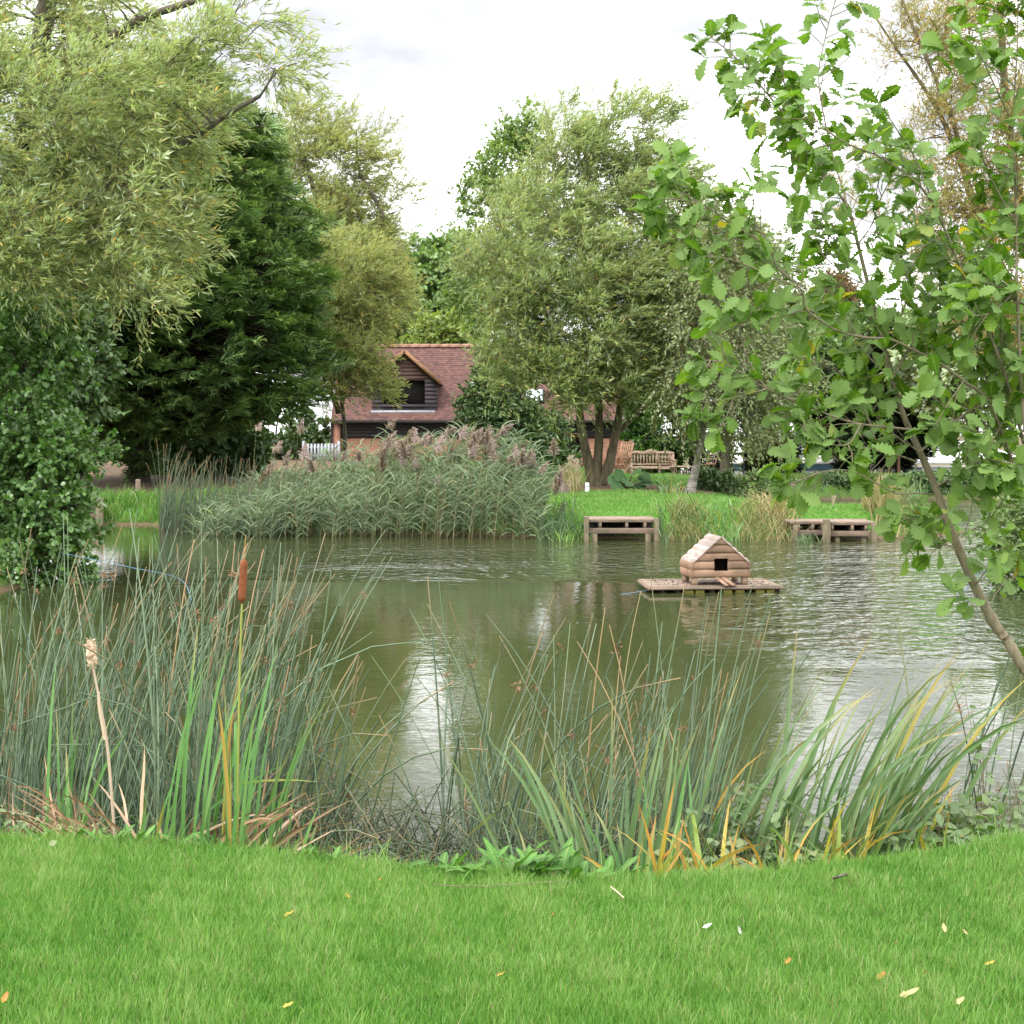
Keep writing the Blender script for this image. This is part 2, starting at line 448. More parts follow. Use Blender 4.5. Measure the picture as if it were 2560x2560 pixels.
def build_water():
    m = M()
    xs = np.linspace(-22, 26, 25); ys = np.linspace(4.5, 46, 22)
    X, Y = np.meshgrid(xs, ys); V = np.stack([X, Y, X * 0], -1).reshape(-1, 3)
    i = np.arange(X.size).reshape(X.shape)
    m.add(V, quads=np.stack([i[:-1, :-1], i[:-1, 1:], i[1:, 1:], i[1:, :-1]], -1).reshape(-1, 4))
    w, nt, nd, lk = new_mat('pond_water')
    v = coords(nt, 'Object')
    big = noise(nt, coords(nt, 'Object', (.16, .42, 1)), 1.0, 3, .55)
    sep = nd.new('ShaderNodeSeparateXYZ'); lk.new(v, sep.inputs[0])
    # wind reaches the far, open half of the pond; the near margin and the lee of the left bank stay smooth
    X_, Y_ = sep.outputs[0], sep.outputs[1]
    wob = mth(nt, 'MULTIPLY', mth(nt, 'SUBTRACT', noise(nt, coords(nt, 'Object', (.25, .6, 1)), 1.0, 3, .6), .5), 5)
    far_ = mth(nt, 'MULTIPLY', mth(nt, 'ADD', mth(nt, 'SUBTRACT', Y_, 19.3), wob), .8, clamp=True)
    far_ = mth(nt, 'MULTIPLY', far_, mth(nt, 'MULTIPLY', mth(nt, 'ADD', X_, 5.2), .35, clamp=True))
    rgt = mth(nt, 'ADD', mth(nt, 'SUBTRACT', X_, mth(nt, 'MULTIPLY', Y_, .135)), mth(nt, 'MULTIPLY', wob, .4))
    rgt = mth(nt, 'MULTIPLY', mth(nt, 'ADD', rgt, .2), .9, clamp=True)
    rgt = mth(nt, 'MULTIPLY', rgt, mth(nt, 'MULTIPLY', mth(nt, 'SUBTRACT', Y_, 12.5), .4, clamp=True))
    ru = mth(nt, 'MAXIMUM', far_, rgt)
    pt = ramp(nt, [(.40, (0, 0, 0)), (.60, (1, 1, 1))]); lk.new(big, pt.inputs[0])
    ru = mth(nt, 'MULTIPLY', ru, mth(nt, 'MULTIPLY_ADD', pt.outputs[0], .65, .35))
    r1 = noise(nt, coords(nt, 'Object', (4.6, 3.9, 1)), 1.0, 2, .5, .3)
    r2 = noise(nt, coords(nt, 'Object', (9, 13, 1)), 1.0, 2, .5, .2)
    r0 = noise(nt, coords(nt, 'Object', (1.0, 1.7, 1)), 1.0, 2, .5)
    h = mth(nt, 'ADD', mth(nt, 'MULTIPLY', r1, mth(nt, 'MULTIPLY_ADD', ru, .12, .0022)), mth(nt, 'MULTIPLY', r2, mth(nt, 'MULTIPLY_ADD', ru, .014, .0014)))
    h = mth(nt, 'ADD', h, mth(nt, 'MULTIPLY', r0, .003))
    mur = ramp(nt, [(.3, (.033, .041, .015)), (.7, (.044, .052, .021))]); lk.new(big, mur.inputs[0])
    p = nd.new('ShaderNodeBsdfPrincipled'); lk.new(mur.outputs[0], p.inputs['Base Color'])
    p.inputs['Roughness'].default_value = .02; p.inputs['IOR'].default_value = 1.40
    lk.new(bump(nt, h, 1.0, 1.0), p.inputs['Normal'])
    out(nt, p.outputs[0])
    o = m.build('water', w, smooth=True); o['kind'] = 'structure'

build_water()

# ------------------------------------------------------------------ sky and sun
SUN_EL, SUN_AZ = rad(52), rad(-125)          # azimuth from +Y towards +X: over the photographer's left shoulder
world = bpy.data.worlds.new('World'); scene.world = world; world.use_nodes = True
nt = world.node_tree; nt.nodes.clear()
sky = nt.nodes.new('ShaderNodeTexSky'); sky.sky_type = 'NISHITA'; sky.sun_disc = False
sky.sun_elevation = SUN_EL; sky.sun_rotation = SUN_AZ
gv = coords(nt, 'Generated')
sp = nt.nodes.new('ShaderNodeSeparateXYZ'); nt.links.new(gv, sp.inputs[0])
el = mth(nt, 'MAXIMUM', sp.outputs[2], 0)
mpg = nt.nodes.new('ShaderNodeMapping'); mpg.inputs['Scale'].default_value = (1, 1, 2.2); nt.links.new(gv, mpg.inputs[0])
cl = noise(nt, mpg.outputs[0], 3.1, 5, .5, .25)
cr = ramp(nt, [(.22, (2.3, 2.36, 2.55)), (.40, (2.75, 2.8, 2.95)), (.50, (3.7, 3.74, 3.85)), (.63, (12.0, 12.0, 12.0))])
d0 = nrm(np.array([-.05, 1, .255]))                     # a thin grey-blue patch in the cloud above the barn
vs = nt.nodes.new('ShaderNodeVectorMath'); vs.operation = 'SUBTRACT'; nt.links.new(gv, vs.inputs[0]); vs.inputs[1].default_value = d0.tolist()
vq = nt.nodes.new('ShaderNodeVectorMath'); vq.operation = 'MULTIPLY'; nt.links.new(vs.outputs[0], vq.inputs[0]); vq.inputs[1].default_value = (3.4, 3.4, 10.5)
vl = nt.nodes.new('ShaderNodeVectorMath'); vl.operation = 'LENGTH'; nt.links.new(vq.outputs[0], vl.inputs[0])
pat = mth(nt, 'SUBTRACT', 1, vl.outputs['Value'], clamp=True)
fine = noise(nt, mpg.outputs[0], 9, 5, .55)
cl = mth(nt, 'ADD', cl, .10)
cl = mth(nt, 'SUBTRACT', cl, mth(nt, 'MULTIPLY', pat, mth(nt, 'MULTIPLY_ADD', fine, .62, .0)))
nt.links.new(cl, cr.inputs[0])
lum = mth(nt, 'MULTIPLY_ADD', el, 1.25, 1.32)
cc = mixc(nt, (0, 0, 0), cr.outputs[0], 1.0)
vm = nt.nodes.new('ShaderNodeVectorMath'); vm.operation = 'SCALE'; nt.links.new(cc, vm.inputs[0]); nt.links.new(lum, vm.inputs['Scale'])
skc = mixc(nt, sky.outputs[0], vm.outputs[0], .94)
bg = nt.nodes.new('ShaderNodeBackground'); bg.inputs[1].default_value = .1; nt.links.new(skc, bg.inputs[0])
wo = nt.nodes.new('ShaderNodeOutputWorld'); nt.links.new(bg.outputs[0], wo.inputs[0])

sl = bpy.data.lights.new('sun', 'SUN'); sl.energy = 1.5; sl.angle = rad(12); sl.color = (1, .96, .9)
so = bpy.data.objects.new('sun', sl); col.objects.link(so)
dv = np.array([math.sin(SUN_AZ) * math.cos(SUN_EL), math.cos(SUN_AZ) * math.cos(SUN_EL), math.sin(SUN_EL)])
from mathutils import Vector
so.rotation_euler = Vector(dv).to_track_quat('Z', 'Y').to_euler()
so.location = (dv * 60).tolist()

cam = bpy.data.cameras.new('camera'); cam.sensor_width = 36; cam.lens = F / 2560 * 36
cam.shift_y = -(1280 - PY0) / 2560; cam.clip_end = 2000; cam.clip_start = .05
co = bpy.data.objects.new('camera', cam); col.objects.link(co)
co.location = (0, 0, H0); co.rotation_euler = (rad(90), 0, 0)
scene.camera = co
scene.view_settings.view_transform = 'Standard'; scene.view_settings.look = 'None'
scene.view_settings.exposure = 0.95; scene.view_settings.gamma = 1.0
cy = scene.cycles
cy.max_bounces = 6; cy.diffuse_bounces = 3; cy.glossy_bounces = 3; cy.transmission_bounces = 4; cy.transparent_max_bounces = 4
cy.caustics_reflective = False; cy.caustics_refractive = False; cy.sample_clamp_indirect = 6

# ------------------------------------------------------------------ grass
MAT['grass'] = blade_mat('grass_blade', [(0, (.060, .175, .024)), (.4, (.130, .285, .046)), (.7, (.215, .36, .085)), (.86, (.30, .395, .165)), (.93, (.30, .31, .16)), (1, (.40, .32, .19))],
                         base=(.09, .16, .03), trans=.3, rough=.5)

def grass_patch(name, label, n, sampler, hmin, hmax, wid, seed, lean=.5):
    r = RS(seed)
    x, y = sampler(r, n)
    d = sdf(x, y); ok = d > .12
    if seed == 34: ok &= (((x - 3.2) / 2.5) ** 2 + ((y - 37.2) / 2.4) ** 2 > 1) & (((x + 10.5) / 5.5) ** 2 + ((y - 38.5) / 4.5) ** 2 > 1) & (x > -5)
    x, y = x[ok], y[ok]; n = len(x)
    z = ground_z(x, y) - .004
    pat = wave2(x, y, .38, 21) * .6 + wave2(x, y, 1.3, 24) * .45 + wave2(x, y, 2.6, 22) * .35 + wave2(x, y, .15, 23) * .3
    L = (hmin + (hmax - hmin) * r.rand(n)) * (1 + .34 * pat) * np.where(r.rand(n) < .06, 1.5, 1)
    az = r.rand(n) * 6.28
    az = np.where(r.rand(n) < .2, r.normal(0.1, .9, n), az)
    K = 4
    Pn = arcs(np.stack([x, y, z], -1), az, r.uniform(0, .35, n), r.uniform(.3, 1.3, n) * lean * 1.6, L, K)
    W = np.array([1, .9, .6, .04])[None] * (wid * r.uniform(.6, 1.2, n))[:, None]
    ra = r.rand(n) * 6.28
    ref = np.stack([np.cos(ra), np.sin(ra), np.zeros(n)], -1)
    tint = np.clip(.42 + .30 * pat + r.normal(0, .2, n), 0, .9); thin = wave2(x, y, .8, 51) * .6 + wave2(x, y, .21, 52) * .5; tint = np.clip(tint + .16 * np.clip(thin - .35, 0, 1), 0, .9); L = L * (1 - .35 * np.clip(thin - .3, 0, 1)); tint = np.where(r.rand(n) < .035 + .16 * np.clip(thin - .45, 0, .8), r.uniform(.93, 1, n), tint)
    T = nrm(np.gradient(Pn, axis=1)); S = nrm(np.cross(T, np.repeat(ref[:, None], K, 1)))
    V = np.stack([Pn - S * W[..., None], Pn + S * W[..., None]], 2)
    idx = np.arange(n * K * 2).reshape(n, K, 2)
    Q = np.stack([idx[:, :-1, 0], idx[:, :-1, 1], idx[:, 1:, 1], idx[:, 1:, 0]], -1).reshape(-1, 4)
    m = M(); m.add(V, quads=Q, tint=np.repeat(tint, K * 2), along=np.tile(np.repeat(ALONG(K), 2), n), dry=0)
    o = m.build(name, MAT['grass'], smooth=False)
    tag(o, label, 'grass', kind='stuff')

def near_s(r, n):
    y = 3.55 + (6.5 - 3.55) * r.rand(n) ** .95
    x = (r.rand(n) * 2 - 1) * (y * .37 + .35)
    return x, y
grass_patch('lawn_grass', 'bright green mown lawn in front of the pond', 390000, near_s, .024, .056, .00135, 31)
def edge_s(r, n):
    x = r.uniform(-3, 3, n * 3); y = r.uniform(5.1, 6.6, n * 3)
    d = sdf(x, y); k = (d > .06) & (d < .36) & (wave2(x, y, .45, 41) > r.uniform(-.9, .7, n * 3))
    return x[k], y[k]
grass_patch('edge_grass', 'longer uncut grass along the near water edge', 26000, edge_s, .05, .15, .0020, 35, .7)
def far_s(r, n):
    return r.uniform(-3, 9.6, n), r.uniform(27.6, 36, n)
grass_patch('bank_grass', 'short green grass on the spit across the pond', 60000, far_s, .03, .07, .009, 32)
def left_s(r, n):
    return r.uniform(-13, -5.5, n), r.uniform(30.6, 33.4, n)
grass_patch('bank_grass', 'long green grass along the far left bank', 14000, left_s, .12, .34, .010, 33, .6)
def back_s(r, n):
    return r.uniform(-6, 20, n), r.uniform(36, 58, n)
grass_patch('field_grass', 'grass of the garden and field behind the pond', 60000, back_s, .03, .08, .013, 34)
# ================================================================== trees
MAT['willow'] = leaf_mat('willow_leaf', gain=1.85, stops=[(0, (.090, .108, .032)), (.5, (.138, .153, .048)), (.86, (.195, .195, .07)), (.93, (.27, .235, .055)), (1, (.36, .21, .03))],
                         back=(.27, .33, .22), trans=.30, rough=.42, spec=.3)
MAT['willow_mid'] = leaf_mat('willow_leaf_olive', gain=1.855, stops=[(0, (.085, .115, .030)), (.5, (.13, .16, .045)), (.88, (.19, .205, .065)), (1, (.30, .22, .05))],
                             back=(.25, .30, .20), trans=.30, rough=.42, spec=.3)
MAT['willow_yellow'] = leaf_mat('willow_leaf_yellowing', gain=1.5, stops=[(0, (.13, .165, .045)), (.5, (.185, .205, .065)), (.85, (.25, .24, .08)), (1, (.37, .25, .04))],
                                back=(.30, .33, .20), trans=.34, rough=.45, spec=.3)
MAT['thin_yellow'] = leaf_mat('autumn_willow_leaf', gain=1.15, stops=[(0, (.20, .20, .06)), (.5, (.29, .25, .08)), (.8, (.38, .25, .06)), (1, (.42, .20, .03))],
                              back=(.34, .32, .2), trans=.36)
MAT['conifer'] = leaf_mat('conifer_spray', gain=3.0, stops=[(0, (.023, .044, .015)), (.6, (.050, .082, .026)), (1, (.118, .155, .046))], trans=.15, rough=.6, spec=.25, var=.45)
MAT['conifer_dark'] = leaf_mat('yew_spray', gain=1.0, stops=[(0, (.012, .024, .009)), (.6, (.02, .038, .012)), (1, (.035, .06, .018))], trans=.08, rough=.6, spec=.25)
MAT['alder'] = leaf_mat('alder_leaf', gain=1.6, stops=[(0, (.035, .085, .014)), (.6, (.06, .135, .022)), (1, (.12, .22, .04))], back=(.10, .17, .06), trans=.28, rough=.33, spec=.55)
MAT['birch'] = leaf_mat('birch_leaf', gain=1.5, stops=[(0, (.075, .105, .035)), (.6, (.115, .15, .05)), (1, (.19, .21, .07))], back=(.16, .19, .1), trans=.3)
MAT['birch_bright'] = leaf_mat('bright_leaf', gain=1.35, stops=[(0, (.095, .17, .03)), (.6, (.14, .225, .045)), (1, (.22, .28, .07))], back=(.16, .22, .09), trans=.34)
MAT['broad'] = leaf_mat('broad_leaf', gain=1.7, stops=[(0, (.055, .10, .024)), (.6, (.085, .15, .034)), (1, (.14, .20, .05))], back=(.11, .16, .07), trans=.28, var=.45)
MAT['broad_dark'] = leaf_mat('dark_broad_leaf', gain=1.75, stops=[(0, (.024, .050, .012)), (.6, (.045, .085, .02)), (1, (.085, .13, .035))], back=(.07, .11, .05), trans=.22, var=.45)
MAT['broad_light'] = leaf_mat('yellow_green_leaf', gain=1.25, stops=[(0, (.13, .19, .035)), (.6, (.19, .25, .05)), (1, (.30, .32, .07))], back=(.18, .22, .08), trans=.34)
MAT['laurel'] = leaf_mat('laurel_leaf', gain=1.2, stops=[(0, (.035, .10, .014)), (.6, (.06, .15, .022)), (1, (.12, .24, .04))], trans=.22, rough=.28, spec=.6)
MAT['oak'] = leaf_mat('oak_leaf', [(0, (.060, .125, .014)), (.55, (.105, .205, .022)), (.9, (.185, .29, .036)), (.97, (.27, .31, .05)), (1, (.42, .33, .04))], rib=True,
                      gain=1.17, back=(.16, .245, .08), trans=.42, rough=.5, spec=.2, var=.42)
WIND = np.array([.9, .25, .25])

def resample(pts, step):
    pts = np.asarray(pts, float)
    s = np.concatenate([[0], np.cumsum(np.linalg.norm(np.diff(pts, axis=0), axis=1))])
    n = max(2, int(s[-1] / step) + 1)
    q = np.linspace(0, s[-1], n)
    return np.stack([np.interp(q, s, pts[:, k]) for k in range(3)], -1)

def smooth_path(pts, n):
    """Catmull-Rom through the points"""
    pts = np.asarray(pts, float)
    ext = np.concatenate([[2 * pts[0] - pts[1]], pts, [2 * pts[-1] - pts[-2]]])
    outp = []
    for i in range(len(pts) - 1):
        p0, p1, p2, p3 = ext[i:i + 4]
        for t in np.linspace(0, 1, n, endpoint=False):
            outp.append(.5 * ((2 * p1) + (-p0 + p2) * t + (2 * p0 - 5 * p1 + 4 * p2 - p3) * t * t + (-p0 + 3 * p1 - 3 * p2 + p3) * t ** 3))
    outp.append(pts[-1])
    return np.array(outp)

def trunk_tube(m, path, r0, r1, sides=9, rs=None, flare=.35, mat=0):
    K = len(path); t = np.linspace(0, 1, K)
    R = r0 + (r1 - r0) * t ** .8
    if flare:
        s = np.concatenate([[0], np.cumsum(np.linalg.norm(np.diff(path, axis=0), axis=1))])
        R = R * (1 + flare * np.exp(-s / (r0 * 2.2)))
    if rs is not None: R = R * (1 + rs.normal(0, .05, K))
    tubes(m, path[None], R[None], sides, mat)

def tree(name, label, trunks, lobes, tm, leafmat, barkmat, seed, twigs=12, twig_len=.8, per=18, leaf=.13, leafw=None, up=.35, wind=.35, outw=.6,
         droop=.15, spread=.5, leaf_angle=40, group=None, cat='tree', branch_r=.05, jitter=.25, shell=.45, twig_r=.006, crown_name='crown', leaf_wind=.5,
         twigmat=None, tint_shift=0., root=None, flat=0., branches=True):
    r = RS(seed)
    root_loc = np.array(trunks[0][0][0] if root is None else root, float)
    t = thing(name, label, cat, root_loc, group=group)
    bm = M(); nodes = []; nr = []
    for pts, r0, r1 in trunks:
        p = smooth_path(pts, 8)
        trunk_tube(bm, p, r0, r1, rs=r, flare=.35)
        nodes.append(p[len(p) // 4:]); nr.append(np.linspace(r0, r1, len(p))[len(p) // 4:])
    nodes = np.concatenate(nodes); nr = np.concatenate(nr)
    C = []; CL = []
    for c, rr, n in lobes:
        u = nrm(r.normal(0, 1, (n, 3)))
        q = shell + (1 - shell) * r.rand(n) ** .6
        C.append(np.array(c) + u * q[:, None] * np.array(rr)); CL.append(u)
    C = np.concatenate(C); U = np.concatenate(CL)
    g = ground_z(C[:, 0], C[:, 1]) + .1
    C[:, 2] = np.maximum(C[:, 2], g)
    N = len(C)
    if branches:
        ctr = nodes.mean(0)
        order = np.argsort(np.linalg.norm(C - ctr, axis=1) + r.rand(N) * .6)
        Kb = 6; paths = []; rads = []
        NB = np.zeros((len(nodes) + N * (Kb - 1), 3)); NR = np.zeros(len(NB)); k = len(nodes)
        NB[:k] = nodes; NR[:k] = nr
        for i in order:
            c = C[i]; dd = NB[:k] - c
            cost = np.linalg.norm(dd, axis=1) + .9 * np.maximum(dd[:, 2], 0) + .15 / (NR[:k] + .02) * .1
            j = int(np.argmin(cost)); a = NB[j]
            ln = np.linalg.norm(c - a)
            mid = (a + c) / 2 + np.array([0, 0, 1]) * ln * r.uniform(-.05, .18) + r.normal(0, .07, 3) * ln
            tt = np.linspace(0, 1, Kb)[:, None]
            pth = (1 - tt) ** 2 * a + 2 * tt * (1 - tt) * mid + tt ** 2 * c
            ra = min(NR[j] * .75, branch_r * (.5 + .25 * ln))
            rr = np.linspace(ra, max(ra * .35, .008), Kb)
            paths.append(pth); rads.append(rr)
            NB[k:k + Kb - 1] = pth[1:]; NR[k:k + Kb - 1] = rr[1:]; k += Kb - 1
        tubes(bm, np.array(paths), np.array(rads), 5)
    tk = bm.build('trunk', barkmat, t, smooth=True)
    # twigs
    Mt = N * twigs
    ci = np.repeat(np.arange(N), twigs)
    cen = C.mean(0)
    o_ = nrm(U[ci] + .0)
    d = nrm(o_ * outw + np.array([0, 0, up]) + WIND * wind + r.normal(0, spread, (Mt, 3)))
    L = twig_len * r.uniform(.55, 1.25, Mt)
    s = C[ci] + r.normal(0, jitter * twig_len, (Mt, 3)) * .6
    Kt = 4; q = np.linspace(0, 1, Kt)
    pth = s[:, None] + d[:, None] * (L[:, None, None] * q[None, :, None])
    pth[..., 2] -= droop * L[:, None] * (q ** 2)[None]
    if twig_r > 0:
        w = M(); tubes(w, pth, np.repeat(np.array([[1, .8, .5, .2]]) * twig_r, Mt, 0), 3)
        w.build('twigs', twigmat or MAT['bark_twig'], tk if False else t, smooth=True)
    # leaves
    ti = np.repeat(np.arange(Mt), per); n = len(ti)
    f = .12 + .9 * r.rand(n)
    pos = s[ti] + d[ti] * (L[ti] * f)[:, None]; pos[:, 2] -= droop * L[ti] * f ** 2
    rp = r.normal(0, 1, (n, 3)); rp -= d[ti] * (rp * d[ti]).sum(-1, keepdims=True); rp = nrm(rp)
    if flat: rp[:, 2] *= (1 - flat); rp = nrm(rp)
    la = np.radians(leaf_angle * r.uniform(.5, 1.4, n))
    ld = d[ti] * np.cos(la)[:, None] + rp * np.sin(la)[:, None]
    ld[:, 2] -= droop * .8 * f
    ld = nrm(ld + WIND * leaf_wind * r.uniform(.2, 1, n)[:, None])
    nn = r.normal(0, .55, (n, 3)) + np.array([0, -.15, .75])
    LL = leaf * r.uniform(.6, 1.25, n)
    ct = np.clip(r.rand(N) * .7 + .15 + r.normal(0, .1, N), 0, 1)
    tw = r.normal(0, .17, Mt) + (.25 * (r.rand(N) < .12))[ci]
    tint = np.clip(.12 + .42 * r.rand(n) + .18 * (ct[ci[ti]]) + tw[ti] + tint_shift, 0, .87)
    rare = r.rand(n) < .05; tint = np.where(rare, r.uniform(.9, 1, n), tint)
    cm = M()
    leaves(cm, tm, pos, ld, nn, LL, W=(LL if leafw is None else LL * leafw), tint=tint, clump=ct[ci[ti]])
    cm.build(crown_name, leafmat, t)
    return t

def lobe(px, py, Y, rx, ry, rd, n):
    return (P(px, py, Y), (rx / F * Y, rd, ry / F * Y), n)

# --- the willow in the middle
b = gpt(1490, 38.5)
tr = lambda *pts: np.array([b + np.array([0, dy, -.12]) if k == 0 else P(px, py, 38.5 + dy) for k, (px, py, dy) in enumerate(pts)])
tree('willow_tree', 'big olive grey willow with several trunks in front of the barn',
     [(tr((0, 0, .0), (1474, 1170, 0), (1455, 1080, -.2), (1440, 980, -.3), (1400, 860, -.5), (1340, 740, -.6)), .175, .05),
      (tr((0, 0, .1), (1492, 1180, 0), (1498, 1080, .1), (1495, 960, .2), (1490, 800, .3), (1440, 560, .3)), .165, .05),
      (tr((0, 0, .1), (1517, 1180, 0), (1538, 1090, .0), (1560, 980, .1), (1610, 850, .4), (1640, 640, .4), (1580, 440, .5)), .17, .045),
      (tr((0, 0, .2), (1515, 1190, .2), (1545, 1085, .6), (1640, 990, .9), (1740, 880, 1.2)), .12, .04)],
     [lobe(1330, 640, 38.5, 190, 210, 2.6, 110), lobe(1285, 840, 38.2, 95, 140, 1.8, 42), lobe(1480, 780, 37.6, 200, 200, 2.4, 130),
      lobe(1680, 760, 38.5, 190, 200, 2.4, 110), lobe(1450, 480, 38.8, 150, 130, 2.0, 60), lobe(1565, 345, 39, 115, 100, 1.4, 30), lobe(1395, 335, 39, 75, 85, 1.1, 16), lobe(1650, 500, 39, 100, 110, 1.4, 26), lobe(1760, 690, 38.8, 120, 150, 1.6, 44),
      lobe(1590, 500, 38.8, 120, 140, 1.6, 36), lobe(1380, 960, 38, 170, 90, 1.6, 34), lobe(1620, 940, 37.8, 160, 80, 1.4, 30), lobe(1500, 950, 37.2, 140, 70, 1.3, 26)],
     NARROW, MAT['willow_mid'], MAT['bark_green'], 101, twigs=15, twig_len=.85, per=16, leaf=.165, up=.45, wind=.55, droop=.25, shell=.35, branch_r=.045)

# --- foreground willow on the left
tb = np.array([-7.9, 21.0, gz(-7.9, 21.0) - .1])
tree('willow_tree', 'large silver green willow overhanging from the left edge above the alder',
     [(np.array([tb, P(-60, 900, 21), P(10, 560, 21), P(70, 320, 20.8), P(110, 60, 20.6), P(150, -150, 20.6)]), .30, .10),
      (np.array([P(-10, 640, 21), P(120, 520, 20), P(290, 440, 19.2), P(440, 370, 18.6), P(560, 290, 18.3), P(650, 240, 18.2)]), .13, .025),
      (np.array([P(-20, 660, 21), P(60, 500, 19.5), P(130, 510, 18.6), P(205, 513, 18.2), P(290, 440, 18.0)]), .08, .02),
      (np.array([P(60, 300, 21), P(200, 160, 20.4), P(290, 88, 20), P(360, 45, 19.8), P(430, 20, 19.6), P(560, -20, 19.5)]), .12, .035)],
     [lobe(60, 420, 19.5, 250, 270, 2.4, 125), lobe(290, 320, 18.9, 170, 180, 2.0, 80), lobe(430, 260, 18.8, 110, 110, 1.5, 30), lobe(370, 540, 18.2, 120, 110, 1.4, 34),
      lobe(110, 630, 18.3, 190, 120, 1.6, 56), lobe(60, 60, 20.5, 190, 150, 2.0, 60), lobe(540, 130, 18.6, 60, 90, .8, 10), lobe(620, 30, 18.6, 50, 40, .6, 5), lobe(700, 170, 18.4, 60, 30, .5, 5),
      lobe(320, 680, 18, 70, 50, .9, 9), lobe(390, 740, 17.9, 45, 35, .6, 5), lobe(-250, 300, 20, 260, 420, 3, 120), lobe(280, 30, 20, 140, 30, 1.2, 10)],
     NARROW, MAT['willow'], MAT['bark'], 102, twigs=13, twig_len=.58, per=14, leaf=.115, tint_shift=.06, up=.25, wind=.55, droop=.25, shell=.3, branch_r=.028, twig_r=.0035)

# --- yellowing willow behind the conifer
b = gpt(860, 47)
tree('willow_tree', 'low yellowing willow in front of the left end of the barn',
     [(np.array([b - [0, 0, .1], P(862, 1080, 47), P(850, 960, 47), P(840, 780, 47), P(830, 680, 47)]), .085, .03),
      (np.array([P(855, 1010, 47), P(880, 900, 46.6), P(930, 780, 46.4), P(940, 700, 46.4)]), .06, .02),
      (np.array([P(848, 1030, 47), P(835, 1000, 46.8), P(790, 900, 46.8), P(740, 780, 46.8)]), .10, .04)],
     [lobe(860, 700, 47, 120, 100, 2.2, 60), lobe(850, 830, 46.4, 80, 70, 1.6, 26), lobe(935, 740, 46.2, 60, 70, 1.2, 18), lobe(895, 915, 45.8, 48, 40, 1.0, 9), lobe(825, 930, 46, 60, 70, 1.0, 20), lobe(790, 800, 46, 70, 110, 1.2, 26), lobe(925, 885, 45.6, 40, 34, .8, 9), lobe(925, 975, 45.6, 42, 26, .7, 9), lobe(740, 700, 48, 120, 190, 2.2, 55)],
     NARROW, MAT['willow_yellow'], MAT['bark'], 103, twigs=14, twig_len=.85, per=15, leaf=.17, up=.35, wind=.55, droop=.2, shell=.35)

b = gpt(880, 82)
tree('willow_tree', 'tall yellowing willow rising behind the barn right of the dark conifer',
     [(np.array([b - [0, 0, .1], P(880, 1000, 82), P(860, 800, 82), P(820, 600, 82), P(770, 430, 82), P(740, 340, 82)]), .34, .08),
      (np.array([P(870, 900, 82), P(920, 740, 82), P(960, 560, 81), P(900, 430, 81), P(890, 330, 81)]), .22, .06)],
     [lobe(850, 630, 82, 125, 160, 4.5, 130), lobe(920, 690, 82, 85, 100, 3, 50), lobe(800, 430, 82, 140, 120, 3.5, 50), lobe(740, 330, 82, 90, 80, 2.6, 26), lobe(865, 380, 81, 60, 85, 2.3, 16), lobe(955, 400, 81, 50, 70, 2, 6), lobe(1000, 500, 81, 60, 40, 1.7, 5), lobe(890, 790, 82, 140, 100, 4, 70), lobe(720, 620, 82, 120, 220, 4, 60)],
     NARROW, MAT['willow_yellow'], MAT['bark'], 113, twigs=14, twig_len=1.45, per=15, leaf=.29, up=.35, wind=.55, droop=.2, shell=.35, twig_r=.012)

